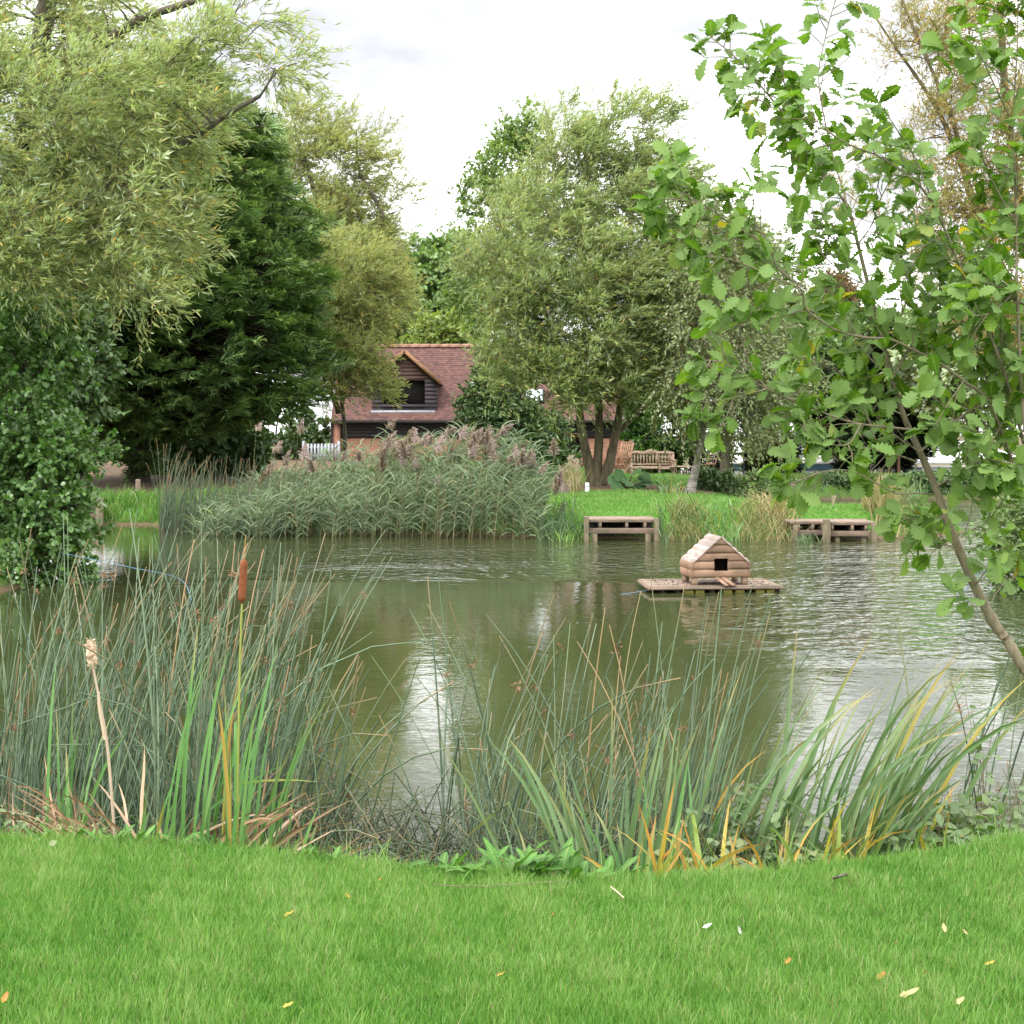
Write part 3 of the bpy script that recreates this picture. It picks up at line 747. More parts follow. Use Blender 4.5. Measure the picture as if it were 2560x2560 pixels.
# --- dark conifer
def conifer(name, label, base, apex, prof, n, seed, mat, spray=.8, cat='conifer', group=None, trunk_r=.28, z0=None, dens=26):
    r = RS(seed)
    base = np.array(base, float); apex = np.array(apex, float)
    t = thing(name, label, cat, base, group=group)
    tm_ = M(); pth = np.array([base - [0, 0, .1], base * .6 + apex * .4, apex]); pth[1, :2] = base[:2] * .7 + apex[:2] * .3
    trunk_tube(tm_, smooth_path(pth, 8), trunk_r, .03, rs=r); 
    hs = np.array([p[0] for p in prof]); rr = np.array([p[1] for p in prof])
    f = r.rand(n * 3); keep = r.rand(n * 3) < np.interp(f, hs, rr) / rr.max(); f = f[keep][:n] if keep.sum() > n else f[keep]
    r.shuffle(f); n = len(f)
    ax = base + (apex - base) * f[:, None]
    a = r.rand(n) * 6.283
    lump = 1 + .10 * np.sin(a * 3 + f * 9) + .08 * np.sin(a * 5 - f * 21) + r.normal(0, .05, n)
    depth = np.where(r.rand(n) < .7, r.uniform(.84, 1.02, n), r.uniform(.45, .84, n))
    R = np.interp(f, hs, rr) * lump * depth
    o_ = np.stack([np.cos(a), np.sin(a), np.zeros(n)], -1)
    end = ax + o_ * R[:, None]; end[:, 2] += r.normal(0, .12, n)
    st = ax.copy(); st[:, 2] -= .25 * R
    Kb = 4; q = np.linspace(0, 1, Kb)
    br = st[:, None] + (end - st)[:, None] * q[None, :, None]; br[..., 2] += (.18 * R)[:, None] * np.sin(q * math.pi)[None]
    tubes(tm_, br, np.repeat(np.array([[.045, .035, .022, .01]]), n, 0), 4)
    tm_.build('trunk', MAT['bark_dark'], t, smooth=True)
    # sprays: a main axis with side shoots lying in a drooping plane
    d = nrm(o_ * 1.0 + np.array([.12, 0, .35]) + r.normal(0, .28, (n, 3)))
    sd = nrm(np.cross(d, np.array([0, 0, 1.])) + r.normal(0, .35, (n, 3))); sd = nrm(sd - d * (sd * d).sum(-1, keepdims=True))
    L = spray * r.uniform(.6, 1.3, n)
    k = dens; u = np.tile(np.linspace(.0, 1, k), n); si = np.repeat(np.arange(n), k)
    sgn = np.tile(np.where(np.arange(k) % 2 == 0, 1., -1.), n)
    pos = end[si] - d[si] * (L[si] * .45)[:, None] + d[si] * (u * L[si])[:, None]
    pos[:, 2] -= .12 * L[si] * u ** 2
    sl_ = L[si] * .55 * (1.1 - u) + .10
    ld = nrm(d[si] * .75 + sd[si] * sgn[:, None] * .8 + r.normal(0, .22, (n * k, 3)) + np.array([0, 0, -.06]))
    nn = np.cross(d, sd)[si] + r.normal(0, .35, (n * k, 3)); nn = nn * np.sign(nn[:, 2:3] + 1e-6)
    cl = np.clip(r.rand(n), 0, 1)
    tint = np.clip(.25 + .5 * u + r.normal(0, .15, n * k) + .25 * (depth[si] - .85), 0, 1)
    m = M(); leaves(m, tmpl_kite(.17, -.12, .05), pos, ld, nn, sl_ * r.uniform(.7, 1.2, n * k), tint=tint, clump=cl[si])
    # finer tips on every shoot
    tip = pos + ld * sl_[:, None] * .5
    for sg in (1., -1.):
        s2 = nrm(np.cross(ld, nn)) * sg
        leaves(m, tmpl_kite(.18, -.1, .05), tip + r.normal(0, .02, tip.shape), nrm(ld * .8 + s2 * .7), nn, sl_ * r.uniform(.3, .6, n * k), tint=np.clip(tint + .12, 0, 1), clump=cl[si])
    m.build('crown', mat, t)
    return t

bc = gpt(345, 40.5)
conifer('conifer_tree', 'tall dark green conifer standing behind the pond beside the left willow', bc, P(430, 110, 40.5),
        [(0, .15), (.095, .5), (.135, 3.2), (.20, 4.3), (.32, 4.8), (.46, 4.75), (.62, 4.0), (.78, 2.9), (.92, 1.4), (1, .2)], 3400, 104, MAT['conifer'])

# --- alder on the left bank
b = np.array([-6.75, 20.6, gz(-6.75, 20.6)])
tree('alder_shrub', 'dark glossy alder leaning over the water at the left edge',
     [(np.array([b, P(60, 1300, 20.4), P(80, 1100, 20.2), P(60, 900, 20)]), .09, .03), (np.array([b, P(20, 1250, 20.6), P(-60, 1000, 20.6), P(-100, 820, 20.6)]), .09, .03),
      (np.array([b, P(130, 1330, 20), P(180, 1240, 19.7), P(215, 1160, 19.5)]), .05, .02)],
     [lobe(50, 980, 20.3, 130, 190, 1.2, 75), lobe(20, 1240, 20.2, 150, 170, 1.2, 75), lobe(115, 1180, 19.8, 85, 150, .8, 42), lobe(150, 1300, 19.6, 65, 100, .7, 24), lobe(60, 800, 20.6, 110, 110, 1.2, 36),
      lobe(90, 1420, 19.4, 110, 40, .5, 18), lobe(200, 1130, 19.6, 45, 35, .5, 12), lobe(-180, 1050, 20.6, 180, 330, 1.6, 90)],
     ROUND, MAT['alder'], MAT['bark_dark'], 105, twigs=11, twig_len=.34, per=11, leaf=.072, up=.1, wind=.2, droop=.1, shell=.3, branch_r=.02, twig_r=.003, leaf_angle=60, leaf_wind=.15, cat='shrub')

# --- tall bright birch-like tree behind the willow, dark understorey, birch with the white stem
b = gpt(1290, 50)
tree('birch_tree', 'bright green birch rising behind the left shoulder of the middle willow',
     [(np.array([b, P(1300, 900, 50), P(1295, 650, 50), P(1300, 420, 50), P(1312, 290, 50)]), .16, .02)],
     [lobe(1300, 330, 50, 38, 60, .8, 14), lobe(1270, 420, 50, 85, 85, 1.5, 44), lobe(1250, 560, 50, 110, 130, 2, 60), lobe(1220, 700, 50, 95, 120, 1.8, 50)],
     OVAL, MAT['birch_bright'], MAT['bark_birch'], 106, twigs=12, twig_len=.75, per=12, leaf=.13, up=.4, wind=.2, droop=.3, branch_r=.03)
b = gpt(1215, 46)
tree('hazel_shrub', 'dark green bushy tree covering the barn roof left of the willow trunks',
     [(np.array([b, P(1215, 1080, 46), P(1200, 960, 46), P(1195, 880, 46)]), .10, .03), (np.array([b, P(1260, 1080, 46), P(1300, 1020, 46)]), .08, .03)],
     [lobe(1235, 925, 46, 48, 70, 1.2, 34), lobe(1215, 1005, 45.6, 62, 38, 1.0, 26), lobe(1260, 1040, 45.4, 90, 50, 1.1, 44), lobe(1330, 1085, 45, 70, 60, 1.1, 36), lobe(1370, 1150, 44.5, 45, 40, .8, 22), lobe(1310, 1150, 45, 80, 50, 1.0, 30)],
     OVAL, MAT['broad_dark'], MAT['bark_dark'], 107, twigs=11, twig_len=.5, per=12, leaf=.135, up=.1, wind=.15, droop=.15, cat='tree', branch_r=.03)
b = gpt(1722, 35.6)
tree('birch_tree', 'small birch with a pale leaning white stem beside the flower bed',
     [(np.array([b - [0, 0, .1], P(1735, 1190, 35.6), P(1747, 1130, 35.6), P(1762, 1040, 35.6), P(1775, 900, 35.6), P(1790, 720, 35.6), P(1800, 560, 35.6)]), .125, .03)],
     [lobe(1800, 640, 35.8, 110, 150, 1.5, 60), lobe(1800, 830, 35.4, 130, 140, 1.4, 70), lobe(1745, 960, 35.2, 80, 70, 1.0, 26), lobe(1860, 930, 35.2, 110, 90, 1.1, 40), lobe(1715, 1040, 35, 35, 40, .5, 7), lobe(1850, 1030, 35.4, 50, 30, .6, 8)],
     OVAL, MAT['birch'], MAT['bark_birch'], 108, twigs=12, twig_len=.8, per=14, leaf=.085, up=-.05, wind=.3, droop=.6, outw=.5, branch_r=.03)
b = gpt(1812, 50)
tree('birch_tree', 'second thin tree with a greyish trunk right of the leaning birch',
     [(np.array([b - [0, 0, .1], P(1815, 1120, 50), P(1830, 1000, 50), P(1850, 800, 50), P(1880, 600, 50)]), .20, .05)],
     [lobe(1880, 720, 50, 130, 160, 2.0, 75), lobe(1900, 930, 50, 130, 120, 2.0, 60), lobe(1860, 1040, 49.5, 90, 55, 1.3, 30)],
     OVAL, MAT['birch'], MAT['bark'], 109, twigs=12, twig_len=.9, per=13, leaf=.12, up=.1, wind=.3, droop=.5, branch_r=.035)

# --- garden shrubs
def bush(name, label, px, Y, rx, top, seed, mat, tm=OVAL, leaf=.13, n=90, cat='shrub', rd=None, per=10, twigs=10, tl=.4, group=None, droop=.1, shell=.55, trunk=True):
    b = gpt(px, Y); h = P(px, top, Y)[2] - b[2]; rw = rx / F * Y; rd = rd or rw * .8
    return tree(name, label, [(np.array([b, b + [0, 0, h * .4], b + [.05 * rw, 0, h * .75]]), .05 + .01 * h, .02)],
                [(b + np.array([0, 0, h * .5]), (rw * .9, rd * .9, h * .48), n)], tm, mat, MAT['bark_dark'], seed, twigs=twigs, twig_len=tl, per=per, leaf=leaf,
                up=.2, wind=.1, droop=droop, shell=shell, cat=cat, branch_r=.02, leaf_angle=55, leaf_wind=.1, group=group, twig_r=.004)
bush('laurel_bush', 'glossy green laurel bush behind the wooden bench', 1640, 54.5, 85, 985, 120, MAT['laurel'], n=130, leaf=.17)
conifer('yew_bush', 'round nearly black clipped yew in front of the white shed', gpt(1928, 56), P(1932, 1092, 56), [(0, .55), (.12, .85), (.5, 1.05), (.8, .95), (1, .75)], 700, 121, MAT['conifer_dark'], spray=.35, cat='shrub', trunk_r=.08, dens=16)
bush('dark_bush', 'dark low bush under the branches right of the folding chair', 1772, 56, 50, 1050, 122, MAT['conifer_dark'], n=60, leaf=.14)
# ------------------------------------------------------------------ trees far behind
def btree(name, label, px, Y, rx, top, bottom, seed, mat, n=120, tm=OVAL, leaf=.30, rd=None, per=9, twigs=11, tl=1.1, group=None, bark='bark', trunk_r=.25, cat='tree', lean=0, lob=4, shell=.45, droop=.15):
    r = RS(seed + 500)
    b = gpt(px, Y); zt = P(px, top, Y)[2]; zb = P(px, bottom, Y)[2]; rw = rx / F * Y; rd = rd or rw * .8
    cz = (zt + zb) / 2; rz = (zt - zb) / 2
    lobes = [((b[0] + lean * .5, Y, cz), (rw * .8, rd * .8, rz * .85), n // 2)]
    for k in range(lob):
        a = r.rand() * 6.28; e = r.uniform(-.5, .8)
        lobes.append(((b[0] + rw * .5 * math.cos(a), Y + rd * .5 * math.sin(a), cz + rz * .5 * e), (rw * .48, rd * .45, rz * .45), n // (2 * lob)))
    return tree(name, label, [(np.array([b - [0, 0, .1], (b[0] + .1, Y, (b[2] + cz) / 2), (b[0] + lean * .5, Y, cz), (b[0] + lean, Y, zt - rz * .3)]), trunk_r, .05)], lobes, tm, mat, MAT[bark], seed,
                twigs=twigs, twig_len=tl, per=per, leaf=leaf, up=.35, wind=.12, droop=droop, shell=shell, group=group, cat=cat, branch_r=.05, leaf_wind=.1, leaf_angle=55, twig_r=.012)

btree('oak_tree', 'round headed green tree far behind above the barn ridge', 1050, 150, 112, 590, 900, 130, MAT['broad'], n=200, leaf=.68, tl=2.3)
btree('oak_tree', 'dark tree top showing in the gap left of the middle willow', 1165, 155, 70, 605, 920, 131, MAT['broad_dark'], n=110, leaf=.68, tl=2.2)
btree('lime_shrub', 'yellow green shrub peeping over the roof ridge of the barn', 1095, 76, 75, 775, 1000, 132, MAT['broad_light'], n=90, leaf=.28, tl=.9, cat='shrub', trunk_r=.1)
btree('ash_tree', 'broad grey green tree behind the barn left of its roof ridge', 915, 84, 130, 720, 1000, 133, MAT['broad'], n=130, leaf=.36)
btree('ash_tree', 'tall leafy tree behind the right end of the barn', 1620, 78, 170, 640, 1080, 134, MAT['broad_dark'], n=150, leaf=.34)
btree('ash_tree', 'grey green tree behind the second birch', 1960, 66, 120, 700, 1080, 135, MAT['birch'], n=150, leaf=.24, tl=.9)
btree('ash_tree', 'leafy olive green tree filling the view behind the oak sapling', 2160, 62, 170, 760, 1090, 136, MAT['broad'], n=190, leaf=.26, tl=.9)
conifer('cypress_tree', 'dark conifer behind the oak sapling above the white shed', gpt(2235, 60), P(2235, 800, 60), [(0, .4), (.12, .6), (.2, 2.0), (.5, 2.0), (.8, 1.2), (1, .1)], 800, 137, MAT['conifer_dark'], spray=.8)
conifer('cypress_tree', 'second dark conifer further right behind the oak sapling', gpt(2125, 58), P(2120, 900, 58), [(0, .3), (.2, .5), (.28, 1.9), (.6, 1.6), (1, .1)], 600, 138, MAT['conifer_dark'], spray=.7)
btree('ash_tree', 'thick green tree at the right edge behind the far water', 2430, 56, 190, 720, 1120, 139, MAT['willow_mid'], n=200, leaf=.24, tl=.9)
btree('ash_tree', 'bushy tree just beyond the right edge of the far bank', 2720, 50, 190, 640, 1160, 140, MAT['broad'], n=150, leaf=.24, tl=.9)
btree('cherry_tree', 'small reddish brown tree top between birch and oak sapling', 2085, 72, 55, 690, 830, 141, leaf_mat('copper_leaf', [(0, (.10, .07, .03)), (.6, (.17, .10, .04)), (1, (.25, .14, .05))]), n=60, leaf=.2, tl=.8, trunk_r=.12)
btree('ash_tree', 'dark broadleaf tree behind the alder at the left edge', 60, 34, 220, 600, 1120, 142, MAT['broad_dark'], n=200, leaf=.2, tl=.7)
btree('ash_tree', 'dark tree standing left of the conifer trunk', -260, 48, 260, 500, 1120, 143, MAT['broad_dark'], n=150, leaf=.26, tl=.9)
for k, (px, Y, rx, top, mt) in enumerate([(130, 62, 120, 1090, 'laurel'), (330, 66, 130, 1085, 'laurel'), (560, 64, 130, 1070, 'broad_dark'), (690, 66, 150, 990, 'broad_dark'), (540, 45.5, 140, 1078, 'broad_dark'), (440, 47, 70, 1135, 'broad_dark')]):  # the last two are added to fill in the conifer's shade
    bush('garden_shrub', ['leafy shrub in the shade left of the conifer trunk', 'sunlit green shrub seen behind the conifer trunk', 'dark shrub behind the tall bulrushes under the conifer', 'green shrub left of the barn corner', 'dark shrub added to fill the shade under the right side of the conifer', 'low dark shrub added as shade just right of the conifer trunk'][k],
         px, Y, rx, top, 150 + k, MAT[mt], n=70, leaf=.24, tl=.5)
# sparse yellow tree on the right
tb = np.array([7.9, 20.6, gz(7.9, 20.6)])
YY = 20.5
tree('autumn_willow', 'tall sparse willow with thin yellow leaves behind the oak sapling',
     [(np.array([tb, P(2640, 1100, YY), P(2600, 800, YY), P(2560, 560, YY), P(2520, 300, YY), P(2500, 0, YY), P(2500, -200, YY)]), .13, .03),
      (np.array([P(2605, 840, YY), P(2480, 620, YY), P(2420, 470, YY), P(2390, 330, YY), P(2340, 200, YY), P(2280, 60, YY), P(2230, -60, YY)]), .06, .015),
      (np.array([P(2480, 620, YY), P(2370, 330, YY + .4), P(2310, 220, YY + .4), P(2240, 120, YY + .4), P(2180, 30, YY + .4)]), .05, .012),
      (np.array([P(2600, 800, YY), P(2440, 660, YY - .4), P(2330, 590, YY - .4), P(2250, 590, YY - .4), P(2200, 540, YY - .4)]), .06, .015)],
     [lobe(2400, 80, YY, 110, 150, 1.0, 60), lobe(2290, 110, YY, 80, 120, .8, 24), lobe(2480, 340, YY, 110, 150, 1.0, 60), lobe(2350, 330, YY, 80, 120, .8, 24), lobe(2420, 520, YY, 120, 90, 1.0, 55), lobe(2530, 560, YY, 90, 120, 1, 50),
      lobe(2220, 500, YY, 110, 90, .8, 14), lobe(2120, 420, YY, 70, 60, .5, 5), lobe(2340, 680, YY, 150, 80, 1, 34), lobe(2650, 300, YY, 120, 350, 1.4, 60), lobe(2500, 800, YY, 110, 120, 1, 50)],
     NARROW, MAT['thin_yellow'], MAT['bark_twig'], 160, twigs=9, twig_len=.5, per=10, leaf=.10, leafw=.85, up=.6, wind=.25, droop=.1, shell=.1, branch_r=.013, twig_r=.0025, tint_shift=.1)
# hawthorn on the right shore
b = np.array([7.35, 18.6, gz(7.35, 18.6)])
tree('hawthorn_shrub', 'leafy shrub overhanging the water at the right edge',
     [(np.array([b, P(2640, 1380, 18.6), P(2600, 1270, 18.6)]), .06, .02), (np.array([b, P(2700, 1300, 18.8), P(2720, 1150, 18.8)]), .06, .02)],
     [lobe(2570, 1350, 18.5, 75, 95, .7, 60), lobe(2620, 1240, 18.7, 90, 90, .8, 45), lobe(2560, 1430, 18.3, 60, 40, .5, 22), lobe(2760, 1180, 19, 140, 220, 1.2, 80)],
     OVAL, MAT['broad'], MAT['bark_dark'], 161, twigs=10, twig_len=.28, per=9, leaf=.062, up=.1, wind=.1, droop=.25, branch_r=.018, twig_r=.003, cat='shrub', leaf_wind=.15)
# ================================================================== barn
def tile_mat():
    m, nt, nd, lk = new_mat('clay_tiles')
    v = coords(nt, 'Object')
    mp = nd.new('ShaderNodeMapping'); mp.inputs['Rotation'].default_value = (0, 0, 0); lk.new(v, mp.inputs[0])
    sp = nd.new('ShaderNodeSeparateXYZ'); lk.new(v, sp.inputs[0])
    cb = nd.new('ShaderNodeCombineXYZ'); lk.new(sp.outputs[0], cb.inputs[0]); lk.new(mth(nt, 'MULTIPLY', sp.outputs[2], 1.414), cb.inputs[1])
    br = nd.new('ShaderNodeTexBrick'); lk.new(cb.outputs[0], br.inputs[0])
    br.inputs['Scale'].default_value = 1; br.inputs['Brick Width'].default_value = .17; br.inputs['Row Height'].default_value = .125
    br.inputs['Mortar Size'].default_value = .008; br.inputs['Color1'].default_value = (.075, .032, .027, 1); br.inputs["Color2"].default_value = (.185, .082, .064, 1)
    br.inputs['Mortar'].default_value = (.07, .035, .03, 1); br.inputs['Bias'].default_value = 0
    n = noise(nt, v, .9, 4, .6)
    c = mixc(nt, br.outputs[0], (.095, .065, .06), mth(nt, 'MULTIPLY', n, .55))
    out(nt, principled(nt, c, .8, .3)); return m
def brick_mat():
    m, nt, nd, lk = new_mat('red_brick')
    v = coords(nt, 'Object'); sp = nd.new('ShaderNodeSeparateXYZ'); lk.new(v, sp.inputs[0])
    cb = nd.new('ShaderNodeCombineXYZ'); lk.new(mth(nt, 'ADD', sp.outputs[0], sp.outputs[1]), cb.inputs[0]); lk.new(sp.outputs[2], cb.inputs[1])
    br = nd.new('ShaderNodeTexBrick'); lk.new(cb.outputs[0], br.inputs[0])
    br.inputs['Scale'].default_value = 1; br.inputs['Brick Width'].default_value = .225; br.inputs['Row Height'].default_value = .075
    br.inputs['Mortar Size'].default_value = .009; br.inputs['Color1'].default_value = (.24, .085, .05, 1); br.inputs['Color2'].default_value = (.36, .16, .095, 1)
    br.inputs['Mortar'].default_value = (.30, .24, .19, 1)
    out(nt, principled(nt, br.outputs[0], .9, .25)); return m
MAT['tiles'] = tile_mat(); MAT['brick'] = brick_mat()
MAT['black_board'] = noise_mat('black_weatherboard', (.012, .010, .012), (.035, .028, .028), (1.5, 14, 14), .7, .4, .004)
MAT['brown_board'] = noise_mat('brown_weatherboard', (.05, .028, .024), (.11, .062, .052), (1.5, 14, 14), .75, .4, .004)
MAT['dark_board'] = noise_mat('dormer_weatherboard', (.022, .017, .022), (.055, .04, .05), (1.5, 14, 14), .7, .4, .004)
MAT['ridge'] = noise_mat('ridge_tile', (.20, .10, .07), (.33, .19, .135), (3, 3, 3), .85, .2)
MAT['lead'] = noise_mat('lead_sheet', (.30, .31, .35), (.40, .41, .45), (3, 3, 3), .55, .1)
MAT['barge'] = noise_mat('barge_board', (.20, .10, .05), (.30, .17, .09), (6, 6, 6), .8, .2)
MAT['skyglass'] = noise_mat('roof_window_glass', (.50, .56, .60), (.66, .70, .74), (1, 1, 1), .12, 0, spec=.8)
MAT['white_paint'] = noise_mat('white_paint', (.70, .70, .68), (.82, .82, .82), (2, 2, 2), .6, .1)
MAT['blue_paint'] = noise_mat('blue_cladding', (.16, .34, .52), (.22, .42, .60), (2, 2, 2), .5, .1)
MAT['metal_dark'] = noise_mat('dark_metal', (.02, .02, .022), (.05, .05, .05), (8, 8, 8), .5, .1)

YB = 62.0; gb = .62
bx = lambda px, Y=YB: (px - PX0) / F * Y
bz = lambda py, Y=YB: H0 - (py - PY0) / F * Y
x0b, x1b = bx(836), bx(1600); ze, zr = bz(1046), bz(866, 65.2); yr = 65.2
barn = thing('barn', 'long barn with a red clay tile roof, black boards and brick base', 'barn', ((x0b + x1b) / 2, YB, gb))
w = M(); zt = bz(1094)
xd0, xd1 = bx(1406), bx(1452)
for a, c, z0, z1 in ((x0b + .25, xd0, gb - .8, zt), (xd1, x1b - .2, gb - .8, zt), (xd0, xd1, gb + 1.25, zt)):
    w.box(a, c, YB + .10, YB + .35, z0, z1)
w.box(x0b - .1, x0b + .25, YB - .02, YB + .4, gb - .8, ze - .06)          # brick corner pier
w.box(x0b + .05, x0b + .30, YB + .4, YB + 6.2, gb - .8, ze)
w.build('brick_wall', MAT['brick'], barn)
w = M()
for k in range(6):
    z = zt + (ze - zt) * k / 6
    w.bar((x0b + .26, YB + .085 - .012, z + .07), (x1b - .2, YB + .085 - .012, z + .07), .025, (ze - zt) / 6 + .03, up=(0, -.12, 1))
w.build('weatherboarding', MAT['black_board'], barn)
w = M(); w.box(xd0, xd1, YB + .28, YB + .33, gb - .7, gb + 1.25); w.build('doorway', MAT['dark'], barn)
w = M(); w.box(xd0 - .15, xd1 + .15, YB + .06, YB + .12, gb + 1.2, gb + 1.38); w.build('lintel', MAT['barge'], barn)
# roof: courses of tiles stepping over one another
rf = M(); nrow = 36; dy, dz = yr - (YB - .25), zr - (ze - .08)
for k in range(nrow):
    a, c = k / nrow, (k + 1.12) / nrow
    ya, za, yb, zb = YB - .25 + dy * a, ze - .08 + dz * a + .03, YB - .25 + dy * c, ze - .08 + dz * c + .008
    V = [(x0b - .12, ya, za), (x1b, ya, za), (x1b, yb, zb), (x0b - .12, yb, zb), (x0b - .12, ya, za - .03), (x1b, ya, za - .03)]
    rf.poly(V, [(0, 1, 2, 3), (4, 5, 1, 0)])
rf.poly([(x0b - .12, yr, zr + .0), (x1b, yr, zr), (x1b, yr + 3.4, ze), (x0b - .12, yr + 3.4, ze)], [(0, 1, 2, 3)])
rf.poly([(x0b - .10, YB - .2, ze - .1), (x0b - .10, yr, zr - .04), (x0b - .10, yr + 3.4, ze)], [(0, 1, 2)])
roof = rf.build('roof', MAT['tiles'], barn)
w = M()
for k in range(int((x1b - x0b) / .45)):
    xa = x0b - .1 + k * .45
    an = np.linspace(-.2, math.pi + .2, 8)
    o_ = [(yr + .15 * math.cos(t), zr - .02 + .13 * math.sin(t)) for t in an]
    V = [(xa, y, z) for y, z in o_] + [(xa + .43, y, z + .012) for y, z in o_]
    w.poly(V, [(i, i + 1, i + 9, i + 8) for i in range(7)] + [tuple(range(7, -1, -1)), tuple(range(8, 16))])
w.build('ridge_tiles', MAT['ridge'], roof)
w = M(); w.box(x0b - .1, x1b, YB - .36, YB - .26, ze - .19, ze - .09); w.build('gutter', MAT['black_board'], barn, bevel=.02)
w = M(); w.box(x0b - .16, x0b - .08, YB - .10, YB - .02, gb, ze - .1); w.build('drainpipe', MAT['black_board'], barn, bevel=.015)
for px, py in ((1195, 975), (1335, 992), (1455, 966)):
    f = (1046 - py) / (1046 - 866.)
    f0, f1 = f - .085, f + .085
    X = (px - PX0) / F * 63.4
    q = lambda t, o: (YB - .25 + dy * t - .06 * o, ze - .08 + dz * t + .06 * o)
    fr = M(); V = []
    for o in (0.3, 1.6):
        for sx, t in ((-.42, f0), (.42, f0), (.42, f1), (-.42, f1)):
            y, z = q(t, o); V.append((X + sx, y, z))
    fr.poly(V, [(0, 1, 2, 3), (7, 6, 5, 4), (0, 4, 5, 1), (1, 5, 6, 2), (2, 6, 7, 3), (3, 7, 4, 0)])
    wo_ = fr.build('roof_window', MAT['metal_dark'], barn)
    gl = M(); V = []
    for sx, t in ((-.35, f0 + .012), (.35, f0 + .012), (.35, f1 - .012), (-.35, f1 - .012)):
        y, z = q(t, 1.7); V.append((X + sx, y, z))
    gl.poly(V, [(0, 1, 2, 3)]); gl.build('pane', MAT['skyglass'], wo_)
# dormer
yd = YB + .15
dc = bx(1012, yd); hw = (bx(1095, yd) - bx(932, yd)) / 2
zb0, ze_d, za_d = bz(1032, yd), bz(950, yd), bz(882, yd)
zo0, zo1 = bz(1014, yd), bz(951, yd); xo0, xo1 = dc - .95, bx(1062, yd)
dm = M()
dm.box(dc - hw, dc + hw, yd + .3, yd + 2.6, zb0 - .1, zb0 + .05); dm.box(dc - hw, dc - hw + .1, yd + .05, yd + 2.6, zb0, ze_d); dm.box(dc + hw - .1, dc + hw, yd + .05, yd + 2.6, zb0, ze_d)
dorm = dm.build('dormer', MAT['dark_board'], barn)
w = M(); nb = 8
for k in range(nb):            # cheek boards either side of the opening and below it
    z = zb0 + (ze_d - zb0) * (k + .5) / nb; hh = (ze_d - zb0) / nb + .02
    if z < zo0: segs = [(dc - hw, dc + hw)]
    else: segs = [(dc - hw, xo0), (xo1, dc + hw)]
    for a, c in segs: w.bar((a, yd, z), (c, yd, z), .028, hh, up=(0, -.16, 1))
w.build('cheek_boards', MAT['dark_board'], dorm); 
w2 = M(); nb = 7
for k in range(nb):
    z = ze_d + (za_d - ze_d) * (k + .5) / nb - .02; hh = (za_d - ze_d) / nb + .025
    half = hw * max(.05, 1 - (k + .62) / nb)
    w2.bar((dc - half, yd, z), (dc + half, yd, z), .028, hh, up=(0, -.16, 1))
w2.build('gable_boards', MAT['brown_board'], dorm)
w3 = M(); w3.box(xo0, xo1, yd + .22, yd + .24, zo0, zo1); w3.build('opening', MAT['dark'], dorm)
w3 = M(); w3.bar((xo0, yd - .04, zo0 - .03), (xo1, yd - .04, zo0 - .03), .09, .06); w3.build('sill', MAT['dark_board'], dorm)
w3 = M(); w3.box(dc - hw - .05, dc + hw - .1, yd - .10, yd - .055, zb0 - .02, zb0 + .10); w3.build('flashing', MAT['lead'], dorm)
w4 = M(); ov = .22; rise = (za_d - ze_d)
for sg in (-1, 1):
    xe = dc + sg * (hw + .16); zee = ze_d - .13
    V = [(dc, yd - ov, za_d + .10), (xe, yd - ov, zee), (xe, yd + 3.2, zee), (dc, yd + 3.2, za_d + .10)]
    V += [(x, y, z - .07) for x, y, z in V]
    w4.poly(V, [(0, 1, 2, 3), (7, 6, 5, 4), (0, 4, 5, 1), (1, 5, 6, 2), (2, 6, 7, 3)])
w4.build('dormer_roof', MAT['tiles'], dorm)
w5 = M()
for sg in (-1, 1):
    w5.bar((dc, yd - ov - .02, za_d + .07), (dc + sg * (hw + .17), yd - ov - .02, ze_d - .16), .05, .15, up=(0, 0, 1))
w5.build('bargeboard', MAT['barge'], dorm)

# ------------------------------------------------------------------ white shed with blue front, far right
sh = thing('shed', 'long low white shed with a pale blue band far behind the pond', 'shed', (13, 64, gz(13, 64)))
zs = lambda py: H0 - (py - PY0) / F * 64
xs_ = lambda px: (px - PX0) / F * 64
w = M(); w.box(xs_(1740), xs_(2560), 64, 70, gz(13, 64) - .2, zs(1172)); w.build('wall', MAT['white_paint'], sh)
w = M(); w.box(xs_(1738), xs_(2080), 63.93, 63.98, zs(1175), zs(1152)); w.build('blue_panel', MAT['blue_paint'], sh)
w = M(); V = [(xs_(1735), 63.7, zs(1153)), (xs_(2570), 63.7, zs(1153)), (xs_(2570), 71, zs(1105)), (xs_(1735), 71, zs(1105))]
V += [(x, y, z - .12) for x, y, z in V]
w.poly(V, [(0, 1, 2, 3), (7, 6, 5, 4), (0, 4, 5, 1), (1, 5, 6, 2), (2, 6, 7, 3), (3, 7, 4, 0)]); w.build('roof', MAT['white_paint'], sh)
# low white boat hull shape upside down, small slab on the field
b = gpt(2245, 60); t = thing('planter', 'low pale concrete planter on the field edge in front of the shed', 'planter', b)
w = M(); w.box(b[0] - 1.0, b[0] + 1.0, 59.7, 60.3, b[2] - .05, b[2] + .36); w.build('trough', MAT['lead'], t, bevel=.03)
w = M(); w.box(b[0] - .92, b[0] + .92, 59.78, 60.22, b[2] + .3, b[2] + .39); w.build('soil_fill', MAT['soil'], t)

# ------------------------------------------------------------------ garden furniture
def slat_seat(m, w, d, z, n, th=.03):
    for k in range(n):
        y = -d / 2 + d * (k + .5) / n
        m.box(-w / 2, w / 2, y - d / n * .4, y + d / n * .4, z - th, z)

